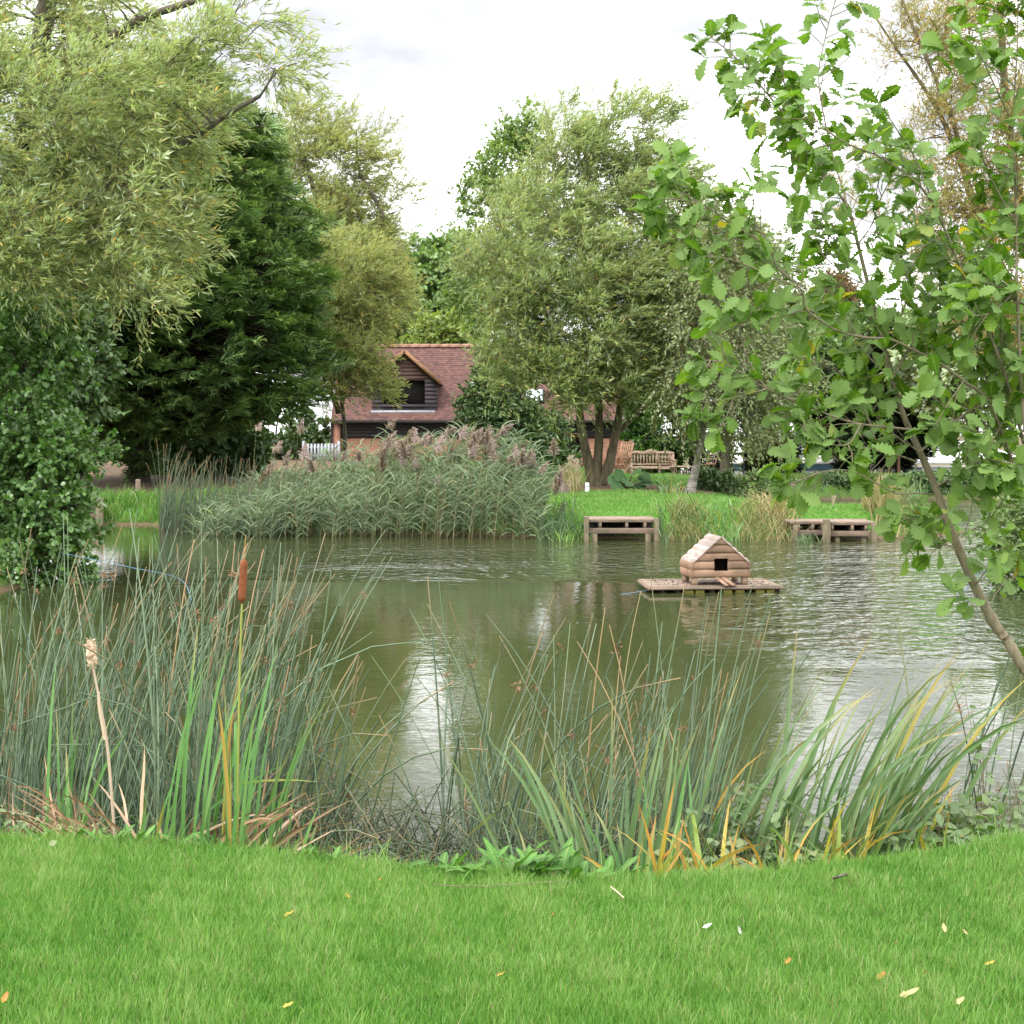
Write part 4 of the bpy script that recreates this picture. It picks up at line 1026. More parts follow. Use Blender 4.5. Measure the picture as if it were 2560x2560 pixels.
def bench(px, Y):
    g = gpt(px, Y); t = thing('bench', 'weathered wooden garden bench with a scalloped slatted back', 'bench', g, rad(3))
    W = 1.62
    m = M(); slat_seat(m, W, .46, .43, 5); m.box(-W / 2, W / 2, -.24, -.20, .34, .40); m.build('seat', MAT['wood_red'], t, world=False)
    m = M()
    xs = np.linspace(-W / 2, W / 2, 25); ztop = .93 + .05 * np.cos(xs / W * 2 * math.pi * 1.5) ** 2 + .06 * np.exp(-(xs / .3) ** 2)
    for i in range(24):
        m.poly([(xs[i], .27, .84), (xs[i + 1], .27, .84), (xs[i + 1], .27, ztop[i + 1]), (xs[i], .27, ztop[i]), (xs[i], .31, .84), (xs[i + 1], .31, .84), (xs[i + 1], .31, ztop[i + 1]), (xs[i], .31, ztop[i])],
               [(0, 1, 2, 3), (7, 6, 5, 4), (3, 2, 6, 7), (0, 4, 5, 1)])
    m.build('top_rail', MAT['wood_red'], t, world=False)
    m = M()
    for k in range(14):
        x = -W / 2 + .09 + (W - .18) * k / 13; m.box(x - .026, x + .026, .28, .30, .5, .845)
    m.box(-W / 2, W / 2, .27, .31, .46, .52); m.build('backrest', MAT['wood_red'], t, world=False)
    for sx in (-1, 1):
        x = sx * (W / 2 - .03)
        m = M(); m.box(x - .035, x + .035, -.24, -.17, 0, .62); m.build('leg', MAT['wood_red'], t, world=False)
        m = M(); m.box(x - .035, x + .035, .255, .325, 0, .86); m.build('leg', MAT['wood_red'], t, world=False)
        m = M(); m.box(x - .045, x + .045, -.27, .28, .62, .66); m.build('armrest', MAT['wood_red'], t, world=False)
bench(1632, 51)

def folding_chair(px, Y, rz, label, mat, H=1.0, slats=6, horiz=False):
    g = gpt(px, Y); t = thing('garden_chair', label, 'chair', g, rz, 'wooden folding chairs on the garden lawn')
    m = M(); slat_seat(m, .44, .42, .42, 6, .025); m.build('seat', mat, t, world=False)
    top = (.46, H); lo = (.16, .40)          # (y, z) of the reclined back
    for sx in (-1, 1):
        x = sx * .22
        m = M(); m.bar((x, lo[0], lo[1]), (x, top[0], top[1]), .035, .04, up=(0, 1, 0)); m.bar((x, lo[0], lo[1]), (x, -.28, 0), .035, .04, up=(0, 1, 0)); m.build('frame', mat, t, world=False)
        m = M(); m.bar((x * .9, -.18, .42), (x * .9, .34, 0), .03, .04, up=(0, 1, 0)); m.build('leg', mat, t, world=False)
        m = M(); m.box(x - .03, x + .03, -.22, .30, .62, .645); m.bar((x, -.18, .62), (x, -.05, .4), .03, .03); m.build('armrest', mat, t, world=False)
    m = M()
    for k in range(slats):
        if horiz:
            f = .45 + .55 * k / (slats - 1); y = lo[0] + (top[0] - lo[0]) * f; z = lo[1] + (top[1] - lo[1]) * f
            m.bar((-.22, y - .01, z), (.22, y - .01, z), .02, .05, up=(0, .4, 1))
        else:
            x = -.18 + .36 * k / (slats - 1)
            m.bar((x, lo[0] - .01, lo[1] + .02), (x, top[0] - .01, top[1] - .02), .036, .016, up=(0, 1, 0))
    if not horiz: m.bar((-.23, top[0], top[1]), (.23, top[0], top[1]), .03, .06)
    m.build('backrest', mat, t, world=False)
folding_chair(1552, 47.5, rad(-35), 'reddish high backed folding chair right of the willow trunks', MAT['wood_teak'], 1.12, 6)
folding_chair(1664, 49.6, rad(165), 'wooden folding chair half hidden at the right end of the bench', MAT['wood_red'], .95, 3, True)
folding_chair(1762, 50.5, rad(-55), 'wooden folding chair right of the leaning birch stem', MAT['wood_teak'], .98, 3, True)
def low_table(px, Y, label, r_=.42, h=.52):
    g = gpt(px, Y); t = thing('garden_table', label, 'table', g)
    m = M(); a = np.linspace(0, 2 * math.pi, 22)[:-1]
    m.poly([(r_ * math.cos(x), r_ * math.sin(x), h - .03) for x in a] + [(r_ * math.cos(x), r_ * math.sin(x), h) for x in a],
           [tuple(reversed(range(21))), tuple(range(21, 42))] + [(i, (i + 1) % 21, (i + 1) % 21 + 21, i + 21) for i in range(21)])
    m.build('tabletop', MAT['wood_red'], t, world=False)
    for k in range(4):
        c, s = math.cos(k * 1.571 + .5), math.sin(k * 1.571 + .5)
        m = M(); m.bar((c * r_ * .8, s * r_ * .8, 0), (c * r_ * .55, s * r_ * .55, h - .03), .04, .04); m.build('leg', MAT['wood_red'], t, world=False)
low_table(1700, 49.5, 'low round wooden table beside the bench')
low_table(1482, 55, 'round garden table against the brick wall behind the willow trunks', .5, .74)
# metal hand rails
b = gpt(1835, 52); t = thing('railing', 'thin dark metal railing with a sloping handrail near the shed', 'railing', b)
for x in (-.4, .35):
    m = M(); m.bar((x, 0, -.1), (x, 0, 1.0), .035, .035); m.build('post', MAT['metal_dark'], t, world=False)
m = M(); m.bar((-.5, 0, 1.0), (.42, 0, 1.0), .03, .03); m.bar((-.45, 0, .62), (.75, -.3, .12), .03, .03); m.build('handrail', MAT['metal_dark'], t, world=False)
# pale gate left of the barn
b = gpt(806, 58); t = thing('garden_gate', 'pale picket gate left of the barn corner', 'gate', b)
m = M(); 
for k in range(9): m.box(-.62 + k * .14, -.54 + k * .14, -.01, .01, .08, 0.80)
m.build('pickets', MAT['lead'], t, world=False)
m = M(); m.box(-.7, .6, .012, .05, .25, .33); m.box(-.7, .6, .012, .05, .62, .70); m.build('rail', MAT['lead'], t, world=False)
for x in (-.76, .66):
    m = M(); m.box(x - .05, x + .05, -.05, .05, -.1, .9); m.build('post', MAT['lead'], t, world=False)

def post(px, Y, h, w_, label, mat='wood_post', cap=False, tilt=0, name='post', cat='post'):
    g = gpt(px, Y)
    t = thing(name, label, cat, g)
    m = M(); c = w_ / 2; V = []
    for z, s in ((-.15, 1), (h - .03, 1), (h, .8)):
        for i in range(8):
            a = i * math.pi / 4 + .39; V.append((c * s * math.cos(a) * 1.08 + tilt * z, c * s * math.sin(a) * 1.08, z))
    f = [(k * 8 + i, k * 8 + (i + 1) % 8, k * 8 + 8 + (i + 1) % 8, k * 8 + 8 + i) for k in range(2) for i in range(8)] + [tuple(range(16, 24))]
    m.poly(V, f); m.build('shaft', MAT[mat], t, world=False)
    if cap:
        m = M(); m.box(-c * .55, c * .55, -c * 1.14, -c * 1.0, h - .09, h - .03); m.build('number_plate', MAT['white_paint'], t, world=False)
post(1468, 34.8, .24, .10, 'short pale marker post on the grass in front of the flower bed', 'white_paint', True)
post(345, 33.6, .42, .11, 'grey wooden post on the bare earth path by the conifer', 'wood')
post(2083, 31.2, .30, .075, 'thin grey stake at the rear edge of the grass spit')
post(2082, 29.7, .22, .05, 'short leaning stake on the grass behind the right fishing platform', tilt=.25)
post(2246, 58, 1.25, .12, 'reddish brown post under the trees beside the low planter', 'wood_teak')
b = gpt(2160, 55)

# ------------------------------------------------------------------ fishing platforms
def platform(px, Y, W, D, top, label, rz=0, posts=None, fascia=True, low=True, ext=None):
    x = (px - PX0) / F * Y
    t = thing('fishing_platform', label, 'platform', (x, Y, 0), rz, 'wooden fishing platforms round the pond')
    m = M(); n = max(4, int(D / .15))
    rr = RS(int(px))
    for k in range(n):
        y0 = D * k / n; j = rr.uniform(-.02, .02)
        m.box(-W / 2 + j, W / 2 + j, y0 + .004, y0 + D / n - .004, top - .045 + rr.uniform(-.004, .004), top + rr.uniform(-.004, .004))
    m.build('deck', MAT['wood'], t, world=False, bevel=.005)
    m = M(); m.box(-W / 2 - .02, W / 2 + .02, -.035, .0, top - .06, top - .008)
    m.build('front_board', MAT['wood'], t, world=False, bevel=.005)
    m = M(); m.box(-W / 2 + .02, W / 2 - .02, -.05, -.005, top - .27, top - .17); m.build('lower_beam', MAT['wood'], t, world=False, bevel=.005)
    m = M()
    for f in (-.30, .08, .34): m.box(W * f - .025, W * f + .025, -.03, D * .9, top - .17, top - .062)
    m.build('joists', MAT['wood'], t, world=False)
    for (fx, y, z1, s) in (posts or ((-.5, -.07, top + .05, .09), (.5, -.07, top + .02, .09), (-.38, .0, top - .27, .10), (.38, .0, top - .27, .10))):
        m = M(); m.box(W * fx - s / 2, W * fx + s / 2, y - s / 2, y + s / 2, -.6, z1); m.build('leg', MAT['wood_post'], t, world=False, bevel=.008)
    m = M(); m.box(-W / 2 + .02, W / 2 - .02, D * .6, D * .62, -.3, top - .06); m.build('underdeck_shade', MAT['black_board'], t, world=False)  # black sheet set below the deck to stand for the shade there
    return t
platform(1553, 27.15, 1.32, 1.0, .41, 'wooden fishing platform on the far bank to the left of the floating duck house')
platform(2120, 26.95, .98, .95, .37, 'wooden fishing platform on the spit to the right of the floating duck house', rad(-4), posts=((-.42, -.09, .42, .13), (.48, -.05, .33, .10), (-.2, .03, .08, .09), (.3, .03, .1, .09)))
platform(2024, 27.2, .72, .7, .37, 'side wing of boards joining the left end of the right fishing platform', rad(5), posts=((-.4, -.05, .3, .08), (.4, -.05, .3, .08)))
platform(2268, 30.3, .70, .8, .36, 'small fishing platform at the tip of the grass spit', rad(10))
platform(205, 31.2, .75, .9, .45, 'fishing platform on the left bank partly hidden by the alder', rad(8), posts=((-.5, -.06, .3, .09), (.5, -.06, .62, .15), (.2, .03, .1, .09)))
platform(1998, 43.2, .62, .7, .46, 'small distant fishing platform on the farthest shore')

# ------------------------------------------------------------------ duck house on its raft
RX, RY, RZ_ = 2.62, 18.35, .085
yaw = rad(8)
raft = thing('raft', 'flat wooden raft on yellow floats carrying the duck house', 'raft', (RX, RY, 0), rad(4))
m = M(); rr = RS(5)
for k in range(7):
    y0 = .95 * k / 7
    m.box(-.86 + rr.uniform(-.02, .01), .82 + rr.uniform(-.01, .02), y0 + .003, y0 + .95 / 7 - .003, RZ_ - .028 + rr.uniform(-.003, .003), RZ_ + rr.uniform(-.003, .003))
m.build('deck', MAT['wood'], raft, world=False, bevel=.004)
m = M(); m.box(-.86, .82, -.03, 0, RZ_ - .04, RZ_ - .012); m.box(-.89, -.862, 0, .95, RZ_ - .05, RZ_ - .01); m.box(.822, .85, 0, .95, RZ_ - .05, RZ_ - .01); m.build('edge_board', MAT['wood'], raft, world=False)
MAT['yellow'] = noise_mat('yellow_float', (.22, .19, .02), (.38, .33, .05), (9, 9, 9), .5, .2)
for fx in (-.36, -.22, .14, .30, .56, .70):
    for y in (0.03, .6):
        m = M(); m.box(fx - .06, fx + .06, y, y + .3, -.06, RZ_ - .045); m.build('float', MAT['yellow'], raft, world=False, bevel=.012)
m = M()
for fx in (-.7, -.5, -.06, .42, .78): m.box(fx - .03, fx + .03, .02, .93, -.05, RZ_ - .045)
m.build('cross_beams', MAT['bark_dark'], raft, world=False)
m = M(); rr = RS(9); n = 260        # droppings and old leaves on the deck
pp = np.stack([rr.uniform(-.75, .78, n), rr.uniform(.02, .9, n), np.full(n, RZ_ + .006)], -1)
leaves(m, ROUND, pp, np.stack([rr.normal(0, 1, n), rr.normal(0, 1, n), rr.normal(0, .1, n)], -1), np.tile([0, 0, 1.], (n, 1)) + rr.normal(0, .15, (n, 3)), rr.uniform(.015, .045, n))
m.build('leaf_litter', MAT['soil'], raft, world=False)

HX, HY = RX + .05, RY + .10
house = thing('duck_house', 'cedar log duck house with a pitched roof and square door', 'duck house', (HX, HY, RZ_), yaw)
hwid, hd, z0, ze_, za_ = .375, .52, .100, .295, .625
ohalf = lambda z: hwid if z <= ze_ else hwid * max(0.0, (za_ - z) / (za_ - ze_)) + .0
bh = .1035
dx0, dx1, dz0, dz1 = -.085, .10, .185, .345
m = M()
for b_ in range(6):
    zb_, zt_ = z0 + b_ * bh, min(z0 + (b_ + 1) * bh, za_ - .005)
    ts = np.linspace(0, 1, 9)
    rows = [(zb_ + (zt_ - zb_) * t, -.020 * math.sqrt(max(0, 1 - (2 * t - 1) ** 2)) ** .8) for t in ts]
    def strip(xl, xr, rows):
        V = []
        for z, y in rows:
            a, c = xl(z), xr(z); V += [(a, y, z), (c, y, z)]
        m.poly(V, [(2 * i, 2 * i + 1, 2 * i + 3, 2 * i + 2) for i in range(len(rows) - 1)])
        e = [2 * i for i in range(len(rows))]; 
    if zt_ < dz0 + .01 or zb_ > dz1 - .01:
        strip(lambda z: -ohalf(z), ohalf, rows)
    else:
        lo = [q for q in rows if q[0] < dz0] ; hi = [q for q in rows if q[0] > dz1]; md = [q for q in rows if dz0 <= q[0] <= dz1]
        yi = lambda z: float(np.interp(z, [q[0] for q in rows], [q[1] for q in rows]))
        if lo:
            lo.append((dz0, yi(dz0))); md.insert(0, (dz0, yi(dz0))); strip(lambda z: -ohalf(z), ohalf, lo)
        if hi:
            hi.insert(0, (dz1, yi(dz1))); md.append((dz1, yi(dz1))); strip(lambda z: -ohalf(z), ohalf, hi)
        strip(lambda z: -ohalf(z), lambda z: dx0, md); strip(lambda z: dx1, ohalf, md)
m.build('front_wall', MAT['cedar'], house, world=False, smooth=False)
m = M(); m.prism([(-hwid + .01, z0 + .01), (hwid - .01, z0 + .01), (hwid - .01, ze_ - .005), (0, za_ - .015), (-hwid + .01, ze_ - .005)], hd - .02, hd, 0)
m.build('rear_wall', MAT['cedar'], house, world=False)
m = M()                                               # jambs give the doorway its thickness
m.box(dx0 - .012, dx0, -.004, .03, dz0, dz1); m.box(dx1, dx1 + .012, -.004, .03, dz0, dz1); m.box(dx0, dx1, -.004, .03, dz0 - .012, dz0); m.box(dx0, dx1, -.004, .03, dz1, dz1 + .012)
m.build('door_frame', MAT['cedar_leg'], house, world=False)
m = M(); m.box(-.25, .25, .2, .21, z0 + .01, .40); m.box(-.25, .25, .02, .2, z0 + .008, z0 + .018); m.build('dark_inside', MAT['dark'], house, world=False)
def clad(pts, nb, name, mat):
    """half-round boards laid along a sloping side, running front to back"""
    m = M(); (xa, za), (xb, zb) = pts
    d = np.array([xb - xa, zb - za]); nv = np.array([-d[1], d[0]]) / np.linalg.norm(d)
    if nv[0] * (xa + xb) < 0 or (abs(xa + xb) < 1e-6 and nv[1] < 0): nv = -nv
    for k in range(nb):
        V = []
        for t in np.linspace(0, 1, 6):
            q = np.array([xa, za]) + d * (k + t) / nb + nv * .014 * math.sin(math.pi * t) ** .7
            V += [(q[0], -.028, q[1]), (q[0], hd + .02, q[1])]
        e0 = [(xa + d[0] * (k + t) / nb - nv[0] * .012, za + d[1] * (k + t) / nb - nv[1] * .012) for t in (0, 1)]
        o = len(V)
        V += [(e0[0][0], -.028, e0[0][1]), (e0[1][0], -.028, e0[1][1])]
        m.poly(V, [(2 * i, 2 * i + 1, 2 * i + 3, 2 * i + 2) for i in range(5)] + [(o, 0, 2, 4, 6, 8, 10, o + 1)])
    return m.build(name, MAT[mat], house, world=False)
clad(((-hwid - .004, ze_), (-.0, za_ + .004)), 5, 'roof_slope', 'cedar_grey')
clad(((hwid + .004, ze_), (.0, za_ + .004)), 5, 'roof_slope', 'cedar_grey')
clad(((-hwid - .004, z0), (-hwid - .006, ze_)), 2, 'side_wall', 'cedar')
clad(((hwid + .004, z0), (hwid + .006, ze_)), 2, 'side_wall', 'cedar')
for sx in (-1, 1):
    for y in (.035, hd - .05):
        m = M(); m.box(sx * (hwid - .045) - .035, sx * (hwid - .045) + .035, y - .03, y + .03, .001, z0 + .01); m.build('leg', MAT['cedar_leg'], house, world=False)
for k in (0, 1):
    m = M(); x = -.085 + k * .085
    m.bar((x + .04, -.005, z0 + .005), (x + .13, -.165, .012), .078, .014); rp = m.build('ramp_board', MAT['cedar'], house, world=False)

# ------------------------------------------------------------------ mooring ropes
MAT['rope'] = noise_mat('blue_rope', (.12, .26, .40), (.20, .36, .50), (30, 30, 30), .7, .1)
def rope(pts, label, r_=.006):
    p = smooth_path(np.array(pts), 8); m = M(); tubes(m, p[None], np.full((1, len(p)), r_), 5)
    o = m.build('mooring_rope', MAT['rope'], None, smooth=True); tag(o, label, 'rope')
rope([P(120, 1376, 19.4), P(200, 1392, 18.6), P(330, 1419, 17.6), P(450, 1448, 17.9), (-3.9, 17.6, -.04)], 'thin blue rope from the left alder down to the water', .0035)
rope([P(2600, 1382, 18.2), P(2540, 1397, 18), P(2490, 1416, 17.8), P(2440, 1440, 18), (5.6, 18, -.04)], 'thin blue rope from the right shore shrub into the water', .0035)
rope([(RX - .86, RY + .06, .03), (RX - 1.1, RY - .1, .012), (RX - 1.45, RY - .25, -.02)], 'thin pale blue rope trailing from the left end of the raft', .0025)
# ================================================================== oak sapling in the right foreground
r = RS(400)
OY = 6.2
ob = np.array([2.95, 6.05, gz(2.95, 6.05)])
oak = thing('oak_sapling', 'young oak with large lobed leaves leaning in from the right foreground', 'tree', ob)
tkm = M()
def opath(pts, dy=0.0, dy2=None):
    n = len(pts); dy2 = dy if dy2 is None else dy2
    return smooth_path([P(x, y, OY + dy + (dy2 - dy) * i / (n - 1)) for i, (x, y) in enumerate(pts)], 6)
lead = opath([(2560, 1672), (2522, 1608), (2487, 1560), (2437, 1464), (2400, 1380), (2364, 1292), (2339, 1218), (2300, 1130), (2258, 1036), (2231, 947), (2206, 849), (2171, 714),
              (2145, 611), (2119, 518), (2067, 445), (2036, 383), (1964, 290), (1850, 155), (1777, 93)], 0, .35)
full = np.concatenate([smooth_path([ob - [0, 0, .1], (ob + lead[0] * 2) / 3 + [.04, 0, -.02], lead[0]], 6)[:-1], lead])
s_ = np.concatenate([[0], np.cumsum(np.linalg.norm(np.diff(full, axis=0), axis=1))])
Rf = np.interp(s_ / s_[-1], [0, .1, .3, .5, .7, 1], [.036, .030, .022, .014, .0085, .0022]) * (1 + r.normal(0, .03, len(full)))
kn = np.argmin(np.linalg.norm(full - P(2478, 1548, OY), axis=1)); Rf[kn] *= 1.35
tubes(tkm, full[None], Rf[None], 9)
OB = [  # (points, depth offsets start/end, start radius, leafy from)
    ([(2119, 518), (2100, 450), (2083, 393), (2047, 207), (2067, 78), (2098, -30)], .2, .5, .008, .25),
    ([(2560, 1110), (2520, 960), (2460, 800), (2399, 663), (2365, 580), (2336, 518), (2300, 466), (2250, 425), (2191, 388), (2124, 362), (2070, 330), (2026, 305), (1980, 240)], .1, -.3, .012, .3),
    ([(2336, 518), (2290, 400), (2240, 320), (2200, 260)], -.1, -.2, .006, .2),
    ([(2560, 1240), (2480, 1020), (2409, 952), (2345, 905), (2285, 875), (2228, 849), (2160, 843), (2098, 828), (2050, 800), (2015, 771), (2000, 720), (1943, 668), (1917, 616), (1819, 554), (1767, 518), (1700, 500), (1643, 497)], .1, -.45, .012, .42),
    ([(1917, 616), (1850, 600), (1780, 560), (1720, 470), (1680, 415)], -.3, -.35, .005, .2),
    ([(2000, 720), (1930, 690), (1830, 650), (1760, 640)], -.3, -.5, .005, .1),
    ([(2285, 1075), (2220, 1068), (2152, 1060), (2083, 1041), (1995, 1006), (1916, 972), (1850, 930), (1800, 905), (1760, 900)], 0, -.5, .010, .25),
    ([(1916, 972), (1870, 985), (1800, 1000), (1750, 1005)], -.35, -.45, .005, .15),
    ([(1916, 972), (1870, 900), (1850, 830), (1845, 800)], -.35, -.3, .005, .35),
    ([(2290, 1154), (2250, 1140), (2216, 1134), (2160, 1120), (2108, 1150), (2060, 1130), (2000, 1060)], .05, -.3, .008, .2),
    ([(2330, 1235), (2290, 1233), (2241, 1233), (2192, 1208), (2128, 1178), (2064, 1178), (2000, 1200), (1965, 1215)], 0, -.4, .007, .88),
    ([(2255, 1036), (2180, 1000), (2120, 950), (2060, 900), (2010, 900)], .1, .4, .007, .2),
    ([(2231, 947), (2280, 860), (2330, 780), (2350, 700), (2330, 620)], .05, .3, .008, .2),
    ([(2300, 1130), (2380, 1060), (2440, 1010), (2467, 957), (2440, 870), (2403, 800), (2380, 740)], .05, .2, .009, .15),
    ([(2467, 957), (2500, 860), (2500, 760), (2480, 660), (2440, 580)], .1, .4, .007, .1),
    ([(2380, 1060), (2460, 1080), (2530, 1060), (2580, 1020)], 0, .2, .007, .1),
    ([(2339, 1218), (2400, 1180), (2460, 1150), (2540, 1160)], 0, -.2, .007, .15),
    ([(2600, 1350), (2560, 1050), (2543, 725), (2540, 500), (2533, 310), (2543, 120), (2545, -40)], -.1, .1, .013, .35),
    ([(2540, 560), (2490, 470), (2460, 400), (2450, 330)], 0, -.1, .006, .2),
    ([(2533, 310), (2480, 200), (2440, 120), (2400, 90)], .0, -.2, .006, .3),
    ([(2540, 150), (2500, 60), (2480, -20)], .05, .1, .005, .2),
    ([(2145, 611), (2180, 560), (2200, 500), (2230, 440)], .2, .3, .006, .1),
    ([(2145, 611), (2090, 600), (2040, 560), (2010, 520)], .2, .1, .005, .2),
    ([(2171, 714), (2120, 690), (2060, 640), (2040, 600)], .2, .4, .006, .2),
    ([(2206, 849), (2160, 780), (2100, 740), (2060, 720)], .1, -.1, .006, .2),
    ([(2067, 445), (2000, 430), (1960, 345)], .3, .5, .005, .2),
    ([(1964, 290), (1900, 250), (1860, 235)], .3, .2, .005, .2),
    ([(1964, 290), (1960, 200), (1930, 110)], .3, .5, .005, .2),
    ([(2364, 1292), (2300, 1300), (2250, 1290)], 0, -.15, .005, .4),
    ([(2388, 1365), (2340, 1360), (2310, 1330)], 0, -.1, .005, .4),
    ([(2388, 1340), (2440, 1320), (2480, 1290), (2520, 1230)], 0, -.1, .005, .3),
    ([(2437, 1464), (2470, 1420), (2510, 1370), (2560, 1360)], 0, -.2, .005, .3),
    ([(2470, 1530), (2430, 1500), (2390, 1490)], 0, -.1, .004, .5),
    ([(2400, 1380), (2350, 1350), (2330, 1300)], 0, .2, .004, .4),
    ([(2470, 1520), (2500, 1470), (2540, 1440)], 0, .2, .004, .5),
    ([(2480, 1060), (2430, 1120), (2400, 1170)], .1, -.1, .006, .2),
    ([(2560, 900), (2520, 880), (2470, 900), (2420, 910)], 0, .3, .006, .1),
    ([(2560, 760), (2500, 720), (2440, 700), (2400, 740)], 0, -.2, .006, .1),
    ([(2440, 800), (2380, 820), (2320, 860), (2290, 900)], .1, .3, .006, .1),
    ([(2545, 640), (2600, 560), (2640, 450)], 0, .2, .006, .1),
    ([(2545, 1000), (2620, 900), (2680, 800)], 0, .2, .006, .1),
    ([(2300, 1130), (2240, 1090), (2190, 1040), (2150, 980)], .05, .2, .006, .2), ([(2231, 947), (2180, 900), (2140, 850), (2080, 800)], .0, .3, .006, .1),
    ([(2409, 952), (2370, 1010), (2340, 1060)], -.05, -.25, .005, .1), ([(2228, 849), (2260, 770), (2270, 700), (2250, 640)], .1, .3, .006, .1),
    ([(2399, 663), (2440, 640), (2480, 600), (2500, 540)], .1, .25, .005, .1), ([(2543, 725), (2480, 780), (2430, 790)], 0, -.3, .005, .1),
    ([(2440, 1010), (2500, 1000), (2560, 960)], .1, .1, .005, .1), ([(2480, 1060), (2520, 1130), (2560, 1180)], .1, 0, .005, .1), ([(2152, 1060), (2120, 1110), (2060, 1110)], -.2, -.3, .005, .1),
    ([(2364, 580), (2300, 620), (2240, 640)], .0, -.2, .005, .1), ([(1917, 616), (1880, 540), (1830, 480)], -.3, -.1, .005, .2), ([(1767, 518), (1740, 570), (1700, 600)], -.4, -.5, .004, .2),
]
bm = M(); lp, ld, ln, lL, lt, lc = [], [], [], [], [], []
tw = []
def bunch(p, d, n, sc=1.0):
    """a rosette of oak leaves at the end of a shoot"""
    cl = r.rand()
    for k in range(n):
        a = r.rand() * 6.283
        side = np.cross(d, [math.cos(a), math.sin(a), .3]); side = side / (np.linalg.norm(side) + 1e-9)
        dd = d * r.uniform(.1, .9) + side * r.uniform(.5, 1.0) + np.array([0, 0, -.12])
        lp.append(p + r.normal(0, .008, 3)); ld.append(dd); ln.append(np.array([r.normal(0, .45), -.35 + r.normal(0, .4), .75]))
        lL.append(sc * r.uniform(.055, .118)); lt.append(np.clip(r.normal(.5, .22), 0, .93) if r.rand() > .015 else 1.0); lc.append(cl)
allb = [(lead[len(lead) * 9 // 18:], .45)] + [(opath(p, a, b), f) for p, a, b, r0, f in OB]
for (p, a, b, r0, f) in OB:
    q = opath(p, a, b); tubes(bm, q[None], np.linspace(r0 * .62, .0018, len(q))[None], 6)
for q, f in allb:
    q = resample(q, .038); n = len(q); i0 = int(f * .8 * n)
    for i in range(i0, n):
        d = q[min(i + 1, n - 1)] - q[max(i - 1, 0)]; d = d / (np.linalg.norm(d) + 1e-9)
        if i == n - 1:
            bunch(q[i], d, 6); continue
        if r.rand() < .85:
            a = r.rand() * 6.283
            sd = np.cross(d, [math.cos(a), math.sin(a), .2]); sd = sd / (np.linalg.norm(sd) + 1e-9)
            L = r.uniform(.05, .20) * (1 if i < n - 3 else .5)
            e = q[i] + (d * .6 + sd * .8 + np.array([0, 0, .12])) * L
            tw.append((q[i], (q[i] + e) / 2 + r.normal(0, .006, 3), e)); bunch(e, nrm(e - q[i]), r.randint(3, 7))
        if r.rand() < .7: bunch(q[i], d, 1, .9)
tubes(bm, np.array(tw), np.tile(np.array([[.0026, .002, .0013]]), (len(tw), 1)), 4)
tkm.build('trunk', MAT['bark_oak'], oak, smooth=True)
bm.build('branches', MAT['bark_oak'], oak, smooth=True)
# a few single leaves low on the trunk
for (x, y, n) in ((2385, 1480, 2), (2430, 1500, 2), (2545, 1610, 2), (2380, 1290, 3), (2400, 1340, 2), (2500, 1440, 2), (1940, 1215, 3), (1990, 1225, 3), (1965, 1195, 3)):
    bunch(P(x, y, OY - .1 if x > 2100 else OY - .4), nrm(r.normal(0, 1, 3)), n, 1.0)
lm = M(); n = len(lp)
leaves(lm, OAK, np.array(lp), np.array(ld), np.array(ln), np.array(lL), W=np.array(lL) * r.uniform(.8, 1.1, n), tint=np.array(lt), clump=np.array(lc))
lm.build('foliage', MAT['oak'], oak)
# ================================================================== reeds, rushes and marginal plants
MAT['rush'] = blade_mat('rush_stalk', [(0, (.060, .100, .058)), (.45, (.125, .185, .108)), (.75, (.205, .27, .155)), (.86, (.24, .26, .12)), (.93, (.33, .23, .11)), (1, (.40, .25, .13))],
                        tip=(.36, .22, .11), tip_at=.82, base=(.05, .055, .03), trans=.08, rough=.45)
MAT['cattail'] = blade_mat('cattail_leaf', [(0, (.075, .18, .055)), (.5, (.115, .255, .07)), (.85, (.18, .33, .12)), (.93, (.36, .34, .06)), (1, (.45, .25, .08))],
                           tip=(.40, .26, .11), tip_at=.75, base=(.20, .28, .08), trans=.28, rough=.42)
MAT['cattail_blue'] = blade_mat('glaucous_leaf', [(0, (.085, .155, .065)), (.5, (.15, .24, .105)), (.85, (.26, .34, .17)), (.92, (.38, .34, .08)), (1, (.46, .23, .06))],
                                tip=(.42, .27, .09), tip_at=.75, base=(.14, .18, .06), trans=.25, rough=.40)
MAT['dead'] = blade_mat('dead_leaf', [(0, (.10, .06, .03)), (.4, (.21, .125, .065)), (.8, (.34, .22, .125)), (1, (.52, .40, .30))], trans=.12, rough=.75)
MAT['fallen'] = blade_mat('fallen_stalk', [(0, (.05, .055, .035)), (.4, (.09, .115, .065)), (.7, (.15, .16, .085)), (.85, (.26, .19, .10)), (1, (.38, .27, .17))], trans=.05, rough=.55)
MAT['iris'] = blade_mat('iris_leaf', [(0, (.10, .19, .05)), (.4, (.18, .28, .06)), (.65, (.32, .36, .06)), (.85, (.48, .36, .05)), (1, (.45, .17, .04))],
                        tip=(.42, .17, .05), tip_at=.6, base=(.22, .26, .07), trans=.25, rough=.45)
MAT['flower'] = blade_mat('rush_flower', [(0, (.16, .075, .04)), (1, (.32, .17, .10))], trans=.1, rough=.8)
MAT['dock'] = leaf_mat('dock_leaf', rib=True, stops=[(0, (.050, .135, .020)), (.6, (.075, .205, .030)), (1, (.13, .28, .05))], trans=.28, rough=.45)
MAT['bramble'] = leaf_mat('bramble_leaf', [(0, (.045, .12, .02)), (.6, (.10, .20, .035)), (.9, (.2, .27, .05)), (1, (.34, .30, .06))], back=(.17, .23, .12), trans=.28, rough=.45)
